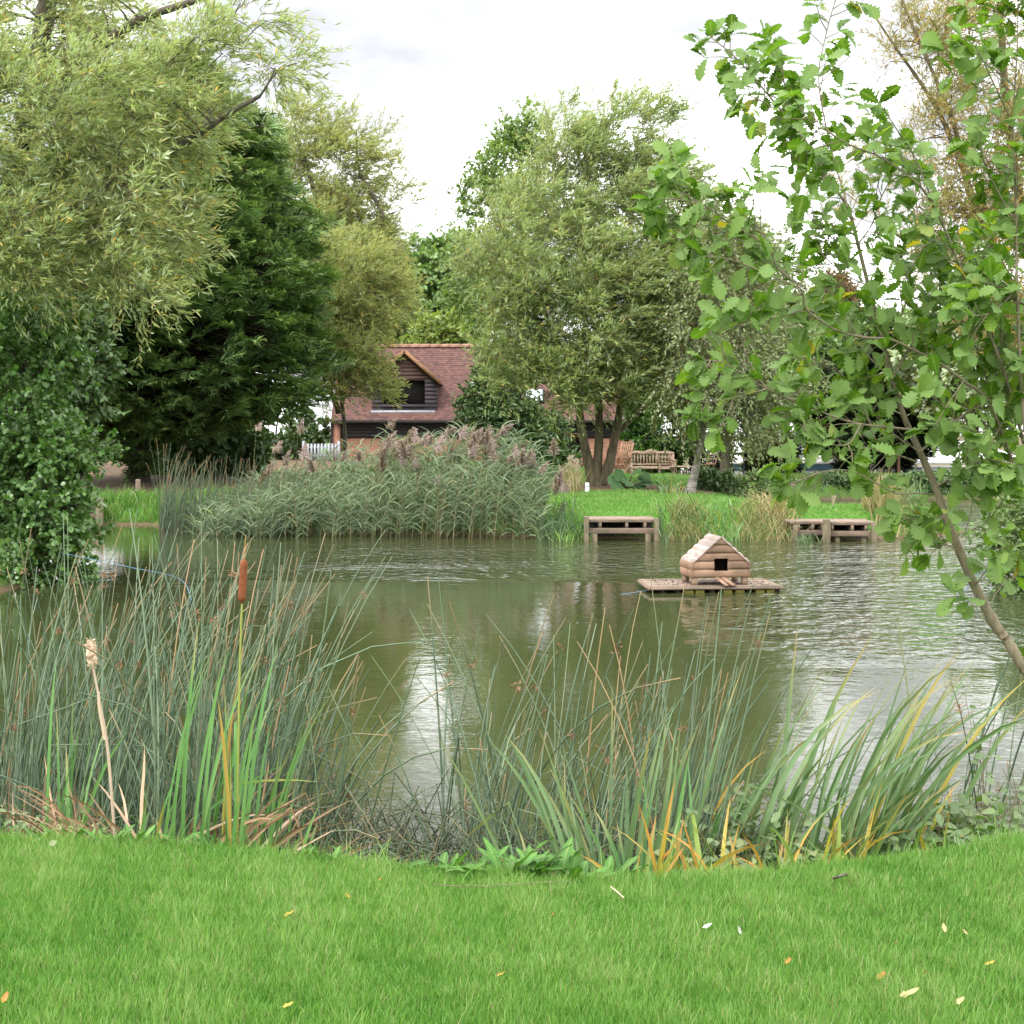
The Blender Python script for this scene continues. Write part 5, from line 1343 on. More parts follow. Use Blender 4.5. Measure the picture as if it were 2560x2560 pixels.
MAT['privet'] = leaf_mat('pale_leaf', [(0, (.13, .19, .055)), (.5, (.23, .28, .08)), (.9, (.36, .36, .09)), (1, (.46, .34, .06))], back=(.28, .33, .18), trans=.3, rough=.45)

def base_z(x, y, sink=.02):
    z = ground_z(x, y); return np.maximum(z, -.35) - sink

def rushes(name, label, px0, px1, Y0, Y1, n, seed, L=(1.25, 1.75), az=0.15, azs=.7, l0=(.02, .22), l1=(.12, .5), kink=.06, dead=.05, rad_=.0066, flowers=6, tall=1.0, group=None, dry=.42, world_pts=None, cat='rushes', K=9):
    r = RS(seed)
    Yb = r.uniform(Y0, Y1, n); pxb = r.uniform(px0, px1, n); xb = (pxb - PX0) / F * Yb
    zb = base_z(xb, Yb)
    a = r.normal(az, azs, n); a = np.where(r.rand(n) < .18, r.rand(n) * 6.28, a)
    Ls = r.uniform(*L, n) * np.where(r.rand(n) < .25, r.uniform(.5, .85, n), 1) * tall
    ln0 = r.uniform(*l0, n); ln1 = r.uniform(*l1, n); big = r.rand(n) < .10; ln1 = np.where(big, r.uniform(.9, 2.0, n), ln1)
    kk = r.rand(n) < kink
    Pn = arcs(np.stack([xb, Yb, zb], -1), a, ln0, ln1, Ls, K, 1.7, kk, r.uniform(.35, .75, n), r.uniform(1.2, 2.4, n), .03, r)
    R = (rad_ * r.uniform(.65, 1.25, n))[:, None] * np.linspace(1, .28, K)[None] ** .8
    tint = np.clip(r.beta(2.2, 2.4, n) * .8, 0, .82); tint = np.where(r.rand(n) < dead, r.uniform(.86, 1, n), tint)
    c = np.array([xb.mean(), Yb.mean(), float(base_z(np.array([xb.mean()]), np.array([Yb.mean()]))[0])])
    t = thing(name, label, cat, c, group=group)
    m = M(); tubes(m, Pn, R, 4, tint=tint, along=np.tile(ALONG(K), (n, 1)), dry=(r.rand(n) < dry) * r.uniform(.5, 1, n))
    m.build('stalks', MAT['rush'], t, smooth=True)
    if flowers:
        fi = r.choice(n, min(flowers, n), False)
        for i in fi:
            fm = M(); tip = Pn[i, -2]; q = 24
            d = nrm(r.normal(0, 1, (q, 3)) + np.array([0, 0, .1])); cen = tip + r.normal(0, .009, (q, 3))
            pth = cen[:, None] + d[:, None] * (r.uniform(.010, .028, q)[:, None, None] * np.linspace(0, 1, 3)[None, :, None])
            ribbons(fm, pth, np.tile(np.array([[.001, .0026, .0004]]), (q, 1)), nrm(r.normal(0, 1, (q, 3))), tint=r.rand(q), along=.5, dry=0)
            fm.build('flower_head', MAT['flower'], t)
    return t

def blades(name, label, bases, n, seed, mat='cattail', L=(.7, 1.1), W=(.008, .012), az=None, azs=.8, l0=(.02, .2), l1=(.2, .9), K=10, cat='plant', group=None, tint=(.15, .8), pw=2.2, kink=.06, dry=.4, foot=.05,
           parent=None, part='leaves', twist=.8, odd=.06, base_c=None):
    """a fan of strap leaves; bases: list of (px, Y)"""
    r = RS(seed)
    bp = np.array([( (p - PX0) / F * y, y) for p, y in bases])
    bi = r.randint(0, len(bp), n)
    x = bp[bi, 0] + r.normal(0, foot, n); y = bp[bi, 1] + r.normal(0, foot * .7, n)
    z = base_z(x, y, .01)
    a = r.rand(n) * 6.283 if az is None else r.normal(az, azs, n)
    Ls = r.uniform(*L, n) * np.where(r.rand(n) < .2, r.uniform(.45, .8, n), 1)
    kk = r.rand(n) < kink
    Pn = arcs(np.stack([x, y, z], -1), a, r.uniform(*l0, n), r.uniform(*l1, n), Ls, K, pw, kk, r.uniform(.45, .8, n), r.uniform(1.2, 2.2, n), .03, r)
    tt = np.linspace(0, 1, K)
    prof = np.interp(tt, [0, .12, .5, .8, 1], [.65, .95, 1, .72, .03])
    Wd = r.uniform(*W, n)[:, None] * prof[None]
    ra = r.normal(-math.pi / 2, .8, n)
    ref = np.stack([np.cos(ra), np.sin(ra), np.zeros(n)], -1)
    ti = r.uniform(*tint, n); ti = np.where(r.rand(n) < odd, r.uniform(.9, 1, n), ti)
    c0 = bp.mean(0); c = np.array([c0[0], c0[1], float(base_z(c0[:1], c0[1:2])[0])])
    t = parent or thing(name, label, cat, c, group=group)
    m = M(); ribbons(m, Pn, Wd, ref, .35, r.normal(0, twist, n), tint=ti, along=np.tile(ALONG(K), (n, 1)), dry=(r.rand(n) < dry) * r.uniform(.4, 1, n))
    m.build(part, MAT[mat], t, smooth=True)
    return t

# --- left rush bed, clump by clump
G1 = 'grey green rush clumps in the left foreground'
LB = [(-60, 60, 6.7, 8.3, 46, 'rush clump at the left edge in front of the alder'),
      (40, 170, 6.6, 8.4, 50, 'rush clump left of the pale fluffy cattail head'),
      (150, 270, 6.8, 8.6, 46, 'rush clump just behind the pale fluffy cattail'),
      (250, 370, 6.4, 8.4, 52, 'rush clump between the fluffy cattail and the brown cattail'),
      (350, 470, 6.3, 8.2, 58, 'dense rush clump left of the brown cattail'),
      (450, 560, 6.2, 8.0, 60, 'dense rush clump behind the lower stem of the brown cattail'),
      (540, 650, 6.2, 7.6, 52, 'rush clump right of the brown cattail leaning over the water'),
      (630, 760, 6.3, 7.4, 44, 'ragged rush clump at the right end of the left reed bed'),
      (740, 850, 6.3, 7.2, 24, 'thin outermost rush clump beside the bright sky reflection')]
for k, (a, b, y0, y1, n, lab) in enumerate(LB):
    rushes('rush_clump', lab, a, b, y0, y1, int(n * 1.6), 500 + k, L=(1.1, 2.02) if k < 7 else (.8, 1.5), az=.1, azs=1.1, l0=(.0, .36), l1=(.12, .75), group=G1, kink=.07 if k < 6 else .2, flowers=5 if k % 2 else 7)
# --- right rush bed, sparser
G2 = 'thin rush clumps in the right foreground'
RB = [(1080, 1200, 6.3, 7.2, 22, 'sparse arching rush clump beside the open water in the middle'),
      (1190, 1300, 6.2, 7.2, 26, 'upright rush clump behind the broad leaning cattail leaves'),
      (1300, 1420, 6.2, 7.3, 28, 'tall thin rush clump below the left end of the raft'),
      (1410, 1530, 6.2, 7.4, 28, 'rush clump below the left side of the duck house'),
      (1520, 1650, 6.2, 7.4, 30, 'rush clump straight below the duck house'),
      (1640, 1760, 6.3, 7.4, 26, 'rush clump leaning right below the right end of the raft'),
      (2350, 2560, 6.5, 7.2, 18, 'rush clump at the right edge under the oak stem')]
for k, (a, b, y0, y1, n, lab) in enumerate(RB):
    rushes('rush_clump', lab, a, b, y0, y1, int(n * 1.4), 540 + k, L=(.9, 1.75), az=.25 if k else 1.2, azs=1.0, l0=(.0, .35), l1=(.15, .8), group=G2, kink=.16, flowers=4, dead=.1)
# two long stems crossing in front of the duck house
rushes('rush_clump', 'few very long rush stems rising in front of the duck house', 1660, 1720, 6.0, 6.4, 7, 560, L=(1.5, 1.75), az=.0, azs=.5, l0=(.1, .25), l1=(.15, .35), group=G2, kink=0, flowers=1)

# --- broken and fallen rushes between the two beds
def fallen(name, label, px0, px1, Y0, Y1, n, seed, L=(.5, 1.2), rise=(.9, 1.5), group=None):
    r = RS(seed)
    Yb = r.uniform(Y0, Y1, n); xb = (r.uniform(px0, px1, n) - PX0) / F * Yb
    zb = np.maximum(base_z(xb, Yb), -.12)
    a = np.where(r.rand(n) < .5, r.normal(.1, .5, n), r.normal(3.1, .6, n))
    kk = r.rand(n) < .55; Kp = 10
    l0 = np.where(kk, r.uniform(.1, .8, n), r.uniform(*rise, n)); l1 = np.where(kk, l0 + r.uniform(0, .3, n), r.uniform(1.3, 1.9, n))
    Pn = arcs(np.stack([xb, Yb, zb], -1), a, l0, l1, r.uniform(*L, n), Kp, 1.2, kk, r.uniform(.3, .7, n), r.uniform(1.3, 2.3, n), .05, r)
    fl = ground_z(Pn[..., 0], Pn[..., 1]); Pn[..., 2] = np.maximum(Pn[..., 2], np.maximum(fl, -.03) + .006)
    R = (.0052 * r.uniform(.6, 1.2, n))[:, None] * np.linspace(1, .4, Kp)[None]
    m = M(); tubes(m, Pn, R, 4, tint=np.clip(r.beta(2, 2.4, n), 0, 1), along=.5, dry=0)
    o = m.build(name, MAT['fallen'], None, smooth=True); tag(o, label, 'rushes', group, 'stuff')
fallen('fallen_rushes', 'tangle of broken rushes lying over the shallow water in the middle', 840, 1180, 6.0, 7.2, 190, 570)
fallen('fallen_rushes', 'bent brown rushes tangled at the right foot of the left bed', 640, 900, 6.0, 7.3, 230, 571, L=(.5, 1.0))
fallen('fallen_rushes', 'bent rushes at the water edge under the right reed bed', 1150, 2000, 5.9, 6.9, 330, 572, L=(.4, 1.0))

# --- dead straw at the foot of the left bed
def straw(label, bases, n, seed, az, L=(.4, .8), group=None, l0=(.5, 1.1), W=(.005, .011), tint=(0, 1)):
    return blades('dead_leaf_clump', label, bases, n, seed, 'dead', L, (W[0] * .6, W[1] * .75), az, .5, l0, (1.0, 1.9), K=8, tint=tint, foot=.09, kink=.2, group=group, odd=0, dry=0)
straw('pile of dead straw coloured leaves sweeping left at the foot of the left bed', [(290, 5.85), (350, 5.8), (240, 5.92), (180, 5.98)], 110, 580, 2.6, L=(.35, .75))
straw('tangle of brown dead leaves at the bottom left edge', [(40, 6.1), (110, 6.05), (-20, 6.15)], 120, 581, 2.0)
straw('bent orange brown dead leaves below the brown cattail', [(480, 5.78), (540, 5.75), (420, 5.8), (600, 5.75)], 80, 582, .4, L=(.3, .75))
straw('dead brown leaves lying at the water edge right of the brown cattail', [(700, 5.8), (640, 5.78), (780, 5.82), (860, 5.85)], 90, 583, .3, L=(.3, .6), l0=(.9, 1.4))
straw('dry brown leaves between the yellow iris leaves', [(1560, 5.68), (1640, 5.68), (1740, 5.7), (1850, 5.75), (1950, 5.8)], 190, 584, -.7, L=(.25, .55))
straw('reddish brown dead leaves under the large right cattail fan', [(2010, 5.9), (2110, 5.95), (2190, 6.0)], 100, 585, .3, L=(.3, .7), tint=(0, .6))

# --- cattail with the brown head, cattail with the fluffy head
def stem(m, pts, r0, r1, tint, K=8, **kw):
    p = smooth_path(pts, K); tubes(m, p[None], np.linspace(r0, r1, len(p))[None], 6, tint=tint, along=.5, dry=0)
    return p
MAT['stem_green'] = blade_mat('green_stem', [(0, (.10, .19, .04)), (.5, (.24, .30, .06)), (1, (.42, .22, .09))], trans=.1)
MAT['brown_head'] = noise_mat('brown_seed_head', (.13, .035, .012), (.24, .075, .028), (60, 60, 60), .85, .6, .003)
MAT['fluff'] = noise_mat('seed_fluff', (.48, .33, .22), (.74, .58, .45), (40, 40, 40), .95, .8, .006)
CY = 5.58
g = gpt(592, CY)
ct = thing('cattail', 'tall cattail with a thick brown sausage shaped head', 'plant', g)
m = M(); stem(m, [g - [0, 0, .03], P(596, 1850, CY), P(600, 1650, CY + .02), P(605, 1510, CY + .03)], .0055, .0042, .55); m.build('stem', MAT['stem_green'], ct, smooth=True)
m = M(); a = P(604, 1509, CY + .03); b = P(610, 1397, CY + .03); tt = np.linspace(0, 1, 16)
rr_ = .0145 * np.clip(np.minimum(np.sqrt(np.maximum(tt, 0) * 9), np.sqrt(np.maximum(1 - tt, 0) * 12)), 0.0, 1) + .001
tubes(m, (a + (b - a) * tt[:, None])[None], rr_[None], 12); m.build('seed_head', MAT['brown_head'], ct, smooth=True)
m = M(); stem(m, [b, b + [.004, 0, .045], b + [.006, 0, .09]], .003, .001, .95); m.build('spike', MAT['stem_green'], ct, smooth=True)
blades('', '', [(590, CY)], 9, 600, 'cattail', (.45, .85), (.006, .010), .5, 1.3, (.02, .16), (.1, .5), parent=ct, foot=.03, kink=.05, tint=(.3, .9))
g = gpt(300, 5.85)
ct = thing('cattail', 'broken cattail with a pale fluffy seed head on a bleached stem', 'plant', g)
m = M(); p_ = stem(m, [g - [0, 0, .03], P(272, 1900, 5.85), P(250, 1760, 5.85), P(231, 1660, 5.85)], .0075, .0045, .99); m.build('stem', MAT['dead'], ct, smooth=True)
m = M(); a = P(231, 1662, 5.85); b = P(226, 1604, 5.85); tt = np.linspace(0, 1, 14)
r = RS(8); k = len(tt)
rr_ = np.interp(tt, [0, .1, .4, .7, 1], [.006, .017, .021, .016, .004])
tubes(m, (a + (b - a) * tt[:, None])[None] + r.normal(0, .003, (1, k, 3)), (rr_ * r.uniform(.85, 1.15, k))[None], 12)
pp = a + (b - a) * r.rand(500)[:, None]; dd = nrm(r.normal(0, 1, (500, 3)))
leaves(m, tmpl_kite(.3), pp + dd * .012, nrm(dd + r.normal(0, .4, (500, 3))), r.normal(0, 1, (500, 3)), r.uniform(.008, .02, 500))
m.build('seed_head', MAT['fluff'], ct, smooth=True)
m = M(); ribbons(m, smooth_path([P(262, 1850, 5.83), P(248, 1770, 5.83), P(246, 1730, 5.83)], 4)[None], np.full((1, 9), .005), np.array([[0, -1., 0]]), tint=1.0, along=.5, dry=0); m.build('leaf', MAT['dead'], ct)

# --- green cattail fans in the left bed
G3 = 'bright green cattail leaf fans in the left bed'
for k, (bs, n, lab, L, az) in enumerate([
    ([(165, 6.0), (150, 6.1)], 12, 'narrow bright green leaf fan at the left below the fluffy head', (.7, 1.2), .3),
    ([(350, 5.8), (375, 5.8)], 12, 'short bright green leaf tuft right of the bleached stem', (.3, .55), .2),
    ([(440, 5.85), (470, 5.8)], 16, 'tall curving green leaf fan left of the brown cattail', (.8, 1.25), .25),
    ([(540, 5.9), (520, 6.1)], 12, 'grey green leaf fan close behind the brown cattail', (.75, 1.15), .35),
    ([(640, 5.75), (660, 5.9)], 13, 'green leaf fan leaning right beside the brown cattail', (.6, 1.15), .3),
    ([(720, 5.75)], 7, 'few short green blades at the right foot of the left bed', (.25, .55), .5)]):
    blades('cattail_leaves', lab, bs, max(6, int(n * .85)), 610 + k, 'cattail', L, (.0055, .0105), az, .8, (.0, .18), (.12, .75), group=G3, foot=.045)
# --- right-hand cattail fans
G4 = 'grey green cattail leaf fans in the right bed'
for k, (bs, n, lab, L, az, mt, l1) in enumerate([
    ([(1500, 5.75), (1470, 5.8)], 16, 'broad blue green leaves leaning left over the open water', (.55, .95), 2.75, 'cattail_blue', (.35, 1.0)),
    ([(1390, 5.75)], 9, 'low blue green leaves at the left end of the right bed', (.4, .7), 2.4, 'cattail_blue', (.6, 1.2)),
    ([(1560, 6.1), (1600, 6.2)], 14, 'upright blue green leaves below the left part of the raft', (.7, 1.15), .6, 'cattail_blue', (.1, .5)),
    ([(1720, 6.1), (1760, 6.2), (1790, 6.3)], 22, 'tall leaves with drooping tips below the right end of the raft', (.8, 1.3), .2, 'cattail_blue', (.2, 1.2)),
    ([(1840, 6.15), (1880, 6.1)], 20, 'long leaves leaning right beside the white water reflection', (.8, 1.3), .05, 'cattail_blue', (.45, 1.3)),
    ([(2030, 6.1), (2090, 6.15), (2060, 6.1)], 34, 'large pale green leaf fan leaning right below the oak stem', (.8, 1.3), .08, 'cattail_blue', (.4, 1.5)),
    ([(2170, 6.3), (2130, 6.2)], 24, 'long arching leaves at the right reaching towards the oak stem', (.8, 1.35), .02, 'cattail_blue', (.6, 1.3)),
    ([(1660, 5.85), (1620, 5.9)], 16, 'green leaves crossing low behind the dock plant', (.4, .8), 1.6, 'cattail', (.4, 1.2))]):
    blades('cattail_leaves', lab, bs, int(n * 1.7), 630 + k, mt, (L[0], L[1] * 1.15), (.006, .0135), az, .55, (.08, .4), l1, group=G4, foot=.08, odd=.05, tint=(0, .72), dry=.5, kink=.08)
# --- yellowing iris
G5 = 'yellowing iris clumps at the right lawn edge'
for k, (bs, n, lab, az) in enumerate([
    ([(1640, 5.5), (1600, 5.55)], 14, 'yellow green iris leaves arching beside the dock plant', -.5),
    ([(1830, 5.55), (1780, 5.58)], 14, 'yellow iris leaves with one orange tipped upright blade', 2.4),
    ([(1900, 5.65), (1980, 5.72)], 20, 'orange and green iris leaves at the edge of the lawn', .1),
    ([(2120, 5.78), (2190, 5.85), (2060, 5.75)], 26, 'yellow orange iris leaves under the large right fan', -.1),
    ([(2330, 5.95), (2280, 5.9)], 12, 'low iris leaves lying on the grass at the far right', -.3)]):
    blades('iris_clump', lab, bs, int(n * 2.2), 650 + k, 'iris', (.32, .74), (.006, .0125), az, 1.3, (.05, .5), (.3, 1.5), group=G5, foot=.07, dry=.6, odd=.12, tint=(.15, .95), kink=.12)

# --- broad leaved plants at the lawn edge
DOCK = tmpl_profile([0, .15, .3, .45, .6, .75, .9, 1], [.015, .06, .11, .105, .13, .10, .06, .005], .25, -.4, .03)
def rosette(name, label, px, Y, n, size, seed, mat='dock', spread=.12, up=(.2, 1.1), group=None, tm=DOCK):
    r = RS(seed); g = gpt(px, Y); t = thing(name, label, 'plant', g, group=group)
    a = r.rand(n) * 6.283; e = r.uniform(*up, n)
    d = np.stack([np.cos(a) * np.cos(e), np.sin(a) * np.cos(e), np.sin(e)], -1)
    p = g + np.stack([r.normal(0, spread, n), r.normal(0, spread * .45, n), np.zeros(n)], -1); p[:, 2] = ground_z(p[:, 0], p[:, 1])
    L = size * r.uniform(.4, 1.2, n)
    nn = np.stack([-d[:, 0] * .6, -d[:, 1] * .6, np.full(n, .8)], -1) + r.normal(0, .2, (n, 3))
    m = M(); leaves(m, tm, p, d, nn, L, tint=np.clip(r.normal(.5, .22, n), 0, 1), clump=r.rand(n))
    m.build('leaves', MAT[mat], t, smooth=True); return t
G6 = 'broad leaved dock plants along the lawn edge'
for k, (px, Y, n, s, sp, up, lab) in enumerate([(1400, 5.30, 190, .17, .15, (.2, 1.3), 'large bright green leafy dock plant at the lawn edge in the middle'), (1300, 5.34, 60, .12, .09, (.2, 1.2), 'smaller dock plant just left of the large bright one'),
                                            (200, 5.72, 70, .10, .12, (.4, 1.3), 'dock leaves at the lawn edge below the bleached stem'), (320, 5.58, 40, .085, .07, (.4, 1.3), 'small dock tuft right of the bleached stem'),
                                            (500, 5.55, 52, .085, .09, (.4, 1.35), 'dock leaves left of the brown cattail foot'), (840, 5.40, 18, .085, .09, (.8, 1.4), 'few upright dock leaves at the edge right of the left bed'),
                                            (1150, 5.32, 26, .12, .07, (.5, 1.35), 'weed tuft left of the middle dock plants')]):
    rosette('dock_plant', lab, px, Y, n, s, 660 + k, spread=sp, group=G6, up=up)

def shrublet(name, label, px, Y, rx, h, n, leaf, mat, seed, tm=OVAL, z=None):
    r = RS(seed); x = (px - PX0) / F * Y; g = np.array([x, Y, max(gz(x, Y), 0) if z is None else z]); t = thing(name, label, 'plant', g)
    N = n // 8; rw = rx / F * Y
    st = g + np.stack([r.normal(0, rw * .4, N), r.normal(0, .12, N), np.zeros(N)], -1)
    en = st + np.stack([r.normal(0, rw * .4, N), r.normal(0, .12, N), h * r.uniform(.35, 1.05, N)], -1)
    q = np.linspace(0, 1, 5)
    pth = st[:, None] + (en - st)[:, None] * q[None, :, None]; pth[..., 0] += (.06 * np.sin(q * 3))[None] * r.normal(0, 1, N)[:, None]
    m = M(); tubes(m, pth, np.tile(np.linspace(.0028, .001, 5), (N, 1)), 4); m.build('stems', MAT['bark_twig'], t, smooth=True)
    i = np.repeat(np.arange(N), 8); f = r.uniform(.15, 1.05, len(i)); p = st[i] + (en - st)[i] * f[:, None] + r.normal(0, .02, (len(i), 3))
    d = nrm(np.stack([r.normal(0, 1, len(i)), r.normal(0, 1, len(i)), r.normal(.05, .35, len(i))], -1))
    nn = r.normal(0, .4, (len(i), 3)) + np.array([0, -.3, .8])
    m = M(); leaves(m, tm, p, d, nn, leaf * r.uniform(.6, 1.25, len(i)), tint=np.clip(r.normal(.45, .25, len(i)), 0, 1), clump=r.rand(N)[i]); m.build('leaves', MAT[mat], t, smooth=True)
OV2 = tmpl_profile([0, .2, .5, .8, 1], [.02, .24, .33, .18, .01], .2, -.25)
shrublet('sallow_seedling', 'pale yellow green leafy seedling among the iris leaves', 1770, 5.62, 100, .34, 620, .065, 'privet', 680, OV2)
shrublet('bramble', 'green bramble patch behind the yellow iris leaves', 1850, 6.1, 120, .48, 800, .05, 'bramble', 681, OV2)
shrublet('sallow_seedling', 'pale grey green leafy seedling in front of the right fan', 1985, 5.72, 120, .34, 800, .055, 'privet', 682, OV2)
shrublet('bramble', 'dark green bramble mound at the right edge of the lawn', 2430, 5.95, 150, .50, 2200, .06, 'bramble', 683, OV2)
shrublet('nettle', 'tall green nettle stem under the oak at the right', 2490, 6.1, 30, .85, 160, .05, 'bramble', 684, OV2)
shrublet('weed_patch', 'low mixed weeds at the bottom left edge of the reeds', 60, 5.95, 120, .42, 800, .035, 'bramble', 685, OV2)
shrublet('weed_patch', 'thin green weeds between the dock leaves and the bleached stem', 180, 5.82, 70, .28, 220, .03, 'privet', 686, OV2)
# ================================================================== far bank planting
MAT['reed_leaf'] = blade_mat('reed_leaf', [(0, (.06, .105, .048)), (.5, (.115, .175, .082)), (.85, (.20, .26, .13)), (1, (.36, .32, .13))], tip=(.34, .28, .12), tip_at=.8, trans=.2)
MAT['reed_stem'] = blade_mat('reed_stem', [(0, (.09, .11, .05)), (.6, (.2, .19, .09)), (1, (.36, .29, .16))], base=(.16, .09, .045), trans=.05)
MAT['far_rush'] = blade_mat('far_rush', [(0, (.05, .085, .045)), (.6, (.10, .15, .085)), (.88, (.17, .2, .11)), (1, (.34, .22, .10))], tip=(.3, .19, .09), tip_at=.75, base=(.13, .075, .045), trans=.05)
MAT['plume'] = blade_mat('reed_plume', [(0, (.26, .19, .18)), (.5, (.40, .31, .295)), (1, (.52, .43, .39))], trans=.25, rough=.8)
MAT['sedge'] = blade_mat('sedge_leaf', [(0, (.08, .13, .04)), (.4, (.15, .19, .06)), (.7, (.27, .25, .10)), (1, (.42, .33, .19))], trans=.2)
MAT['pink'] = blade_mat('pale_plume', [(0, (.42, .33, .24)), (1, (.6, .5, .4))], trans=.2)

# tall rushes at the left of the reed bed
r = RS(700); n = 620
px = r.uniform(395, 800, n); Y = r.uniform(28.9, 30.8, n) - (px - 400) * .0016
x = (px - PX0) / F * Y
edge = np.interp(px, [395, 450, 700, 800], [1.25, 1.0, .95, .8])
Pn = arcs(np.stack([x, Y, np.full(n, -.1)], -1), r.normal(.3, 1.1, n), r.uniform(0, .2, n), r.uniform(.05, .85, n), r.uniform(.8, 1.78, n) * edge * np.where(r.rand(n) < .3, .7, 1), 6, 1.6)
m = M(); tubes(m, Pn, (r.uniform(.008, .0125, n))[:, None] * np.linspace(1, .35, 6)[None], 3, tint=np.clip(r.beta(2, 2, n) * .9 + (r.rand(n) < .06) * .4, 0, 1), along=np.tile(ALONG(6), (n, 1)), dry=(r.rand(n) < .5) * 1.0)
b = np.array([(600 - PX0) / F * 29.5, 29.5, 0]); t = thing('bulrush_stand', 'stand of tall thin dark bulrushes in the far water left of the reeds', 'rushes', b)
m.build('stalks', MAT['far_rush'], t, smooth=True)
# reed bed with plumes
b = np.array([(1060 - PX0) / F * 29, 29, 0]); t = thing('reed_bed', 'big reed bed with purple brown plumes in front of the barn', 'reeds', b)
n = 860; px = np.where(r.rand(n) < .16, r.uniform(470, 700, n), r.uniform(640, 1360, n)); Y = r.uniform(27.9, 30.6, n) - np.clip(px - 900, 0, 500) * .0012
x = (px - PX0) / F * Y; zb = np.maximum(ground_z(x, Y), -.2)
ht = np.interp(px, [470, 640, 760, 900, 1050, 1250, 1330, 1360], [.8, 1.05, 1.22, 1.42, 1.72, 1.74, 1.25, .75]) * r.uniform(.6, 1.0, n)
Kp = 8
Pn = arcs(np.stack([x, Y, zb], -1), r.normal(.1, .8, n), r.uniform(0, .12, n), r.uniform(.1, .5, n), ht, Kp, 1.5)
m = M(); tubes(m, Pn, np.full((n, 1), .0085) * np.linspace(1, .4, Kp)[None], 3, tint=r.rand(n), along=np.tile(ALONG(Kp), (n, 1)), dry=0); stems = m
q = 10; si = np.repeat(np.arange(n), q); f = np.tile(np.linspace(.22, .97, q), n) + r.normal(0, .03, n * q)
fi = np.clip(f, 0, .99) * (Kp - 1); i0 = fi.astype(int); w_ = (fi - i0)[:, None]
pb = Pn[si, i0] * (1 - w_) + Pn[si, i0 + 1] * w_
az = np.where(r.rand(n * q) < .6, r.normal(0, .8, n * q), r.normal(3.14, .8, n * q))
Lp = arcs(pb, az, r.uniform(.3, .8, n * q), r.uniform(1.2, 2.3, n * q), r.uniform(.22, .48, n * q), 5, 1.2)
m = M(); ribbons(m, Lp, r.uniform(.008, .014, n * q)[:, None] * np.array([[.6, 1, .85, .5, .05]]), nrm(np.stack([r.normal(0, .5, n * q), -np.ones(n * q), r.normal(.6, .5, n * q)], -1)), .2,
                 tint=np.clip(r.beta(2, 2.4, n * q) + .1 * (f - .5), 0, .95), along=np.tile(ALONG(5), (n * q, 1)), dry=(r.rand(n * q) < .25) * 1.0)
m.build('leaves', MAT['reed_leaf'], t)
# plumes: one feather, then copies
pm = M(); k = 210; u = r.rand(k)
ax = np.stack([.10 * u ** 2, np.zeros(k), .30 * u], -1)
aa = r.normal(0, .9, k)
ppth = arcs(ax, aa, r.uniform(.3, .9, k), r.uniform(1.2, 2.2, k), (.15 * (1.05 - u) + .03) * r.uniform(.7, 1.2, k), 4, 1.0)
ribbons(pm, ppth, np.tile(np.array([[.003, .0075, .0065, .001]]), (k, 1)), nrm(r.normal(0, 1, (k, 3))), tint=r.rand(k), along=.5, dry=0)
pts = []
for i in range(78):
    x_ = r.choice([r.uniform(940, 1000), r.uniform(1000, 1120), r.uniform(1120, 1330), r.uniform(1180, 1330), r.uniform(1340, 1400), r.uniform(720, 930), r.uniform(630, 770)], p=[.1, .2, .27, .25, .08, .05, .05])
    top = np.interp(x_, [620, 700, 900, 960, 1050, 1150, 1250, 1300, 1350, 1400], [1085, 1110, 1120, 1085, 1075, 1068, 1085, 1110, 1160, 1190])
    pts.append((x_, top + abs(r.normal(0, 38)) + 14))
pts += [(640, 1066), (745, 1075), (965, 1060), (1245, 1072), (1120, 1066), (1385, 1128)]
first = None
for i, (px_, py_) in enumerate(pts):
    pz = P(px_, py_, r.uniform(27.8, 29.6)) - np.array(b) - np.array([0, 0, .1])
    if first is None: o = pm.build('plume', MAT['plume'], t, world=False); first = o
    else: o = first.copy(); col.objects.link(o); o.parent = t
    o.location = pz.tolist(); s = r.uniform(.7, 1.2); o.scale = (s, s, s * r.uniform(.9, 1.2)); o.rotation_euler = (r.normal(0, .2), r.normal(.15, .25), r.normal(0, .7))
# supporting stems for the plumes
m = stems; e = np.array([P(a, c + 14, 28.7) for a, c in pts]); s = e.copy(); s[:, 2] = -.05; s[:, 0] -= r.uniform(.05, .3, len(pts))
m_ = (s + e) / 2 + np.array([-.03, 0, 0]); tubes(m, np.stack([s, m_, e], 1), np.tile(np.array([[.008, .006, .004]]), (len(pts), 1)), 3, tint=r.rand(len(pts)), along=.5, dry=0)
m.build('stems', MAT['reed_stem'], t, smooth=True)

def tuft(name, label, px, Y, rx, h, n, seed, mat='sedge', W=(.006, .012), tint=(0, 1), l1=(.6, 1.7), group=None, lean=None, cat='plant', depth=.35):
    r = RS(seed); rw = rx / F * Y; x = (px - PX0) / F * Y + r.normal(0, rw * .5, n); y = Y + r.normal(0, depth, n); z = np.maximum(ground_z(x, y), -.05) - .01
    a = r.rand(n) * 6.283 if lean is None else r.normal(lean, .8, n)
    Pn = arcs(np.stack([x, y, z], -1), a, r.uniform(.05, .5, n), r.uniform(*l1, n), h * r.uniform(.55, 1.25, n), 6, 1.3)
    g = gpt(px, Y); g[2] = max(g[2], 0); t = thing(name, label, cat, g, group=group)
    m = M(); ribbons(m, Pn, r.uniform(*W, n)[:, None] * np.array([[.8, 1, .9, .7, .4, .05]]), nrm(np.stack([r.normal(0, .5, n), -np.ones(n), np.zeros(n)], -1)), .2, tint=r.uniform(*tint, n), along=np.tile(ALONG(6), (n, 1)), dry=0)
    m.build('leaves', MAT[mat], t); return t
GS = 'sedge tufts along the far bank'
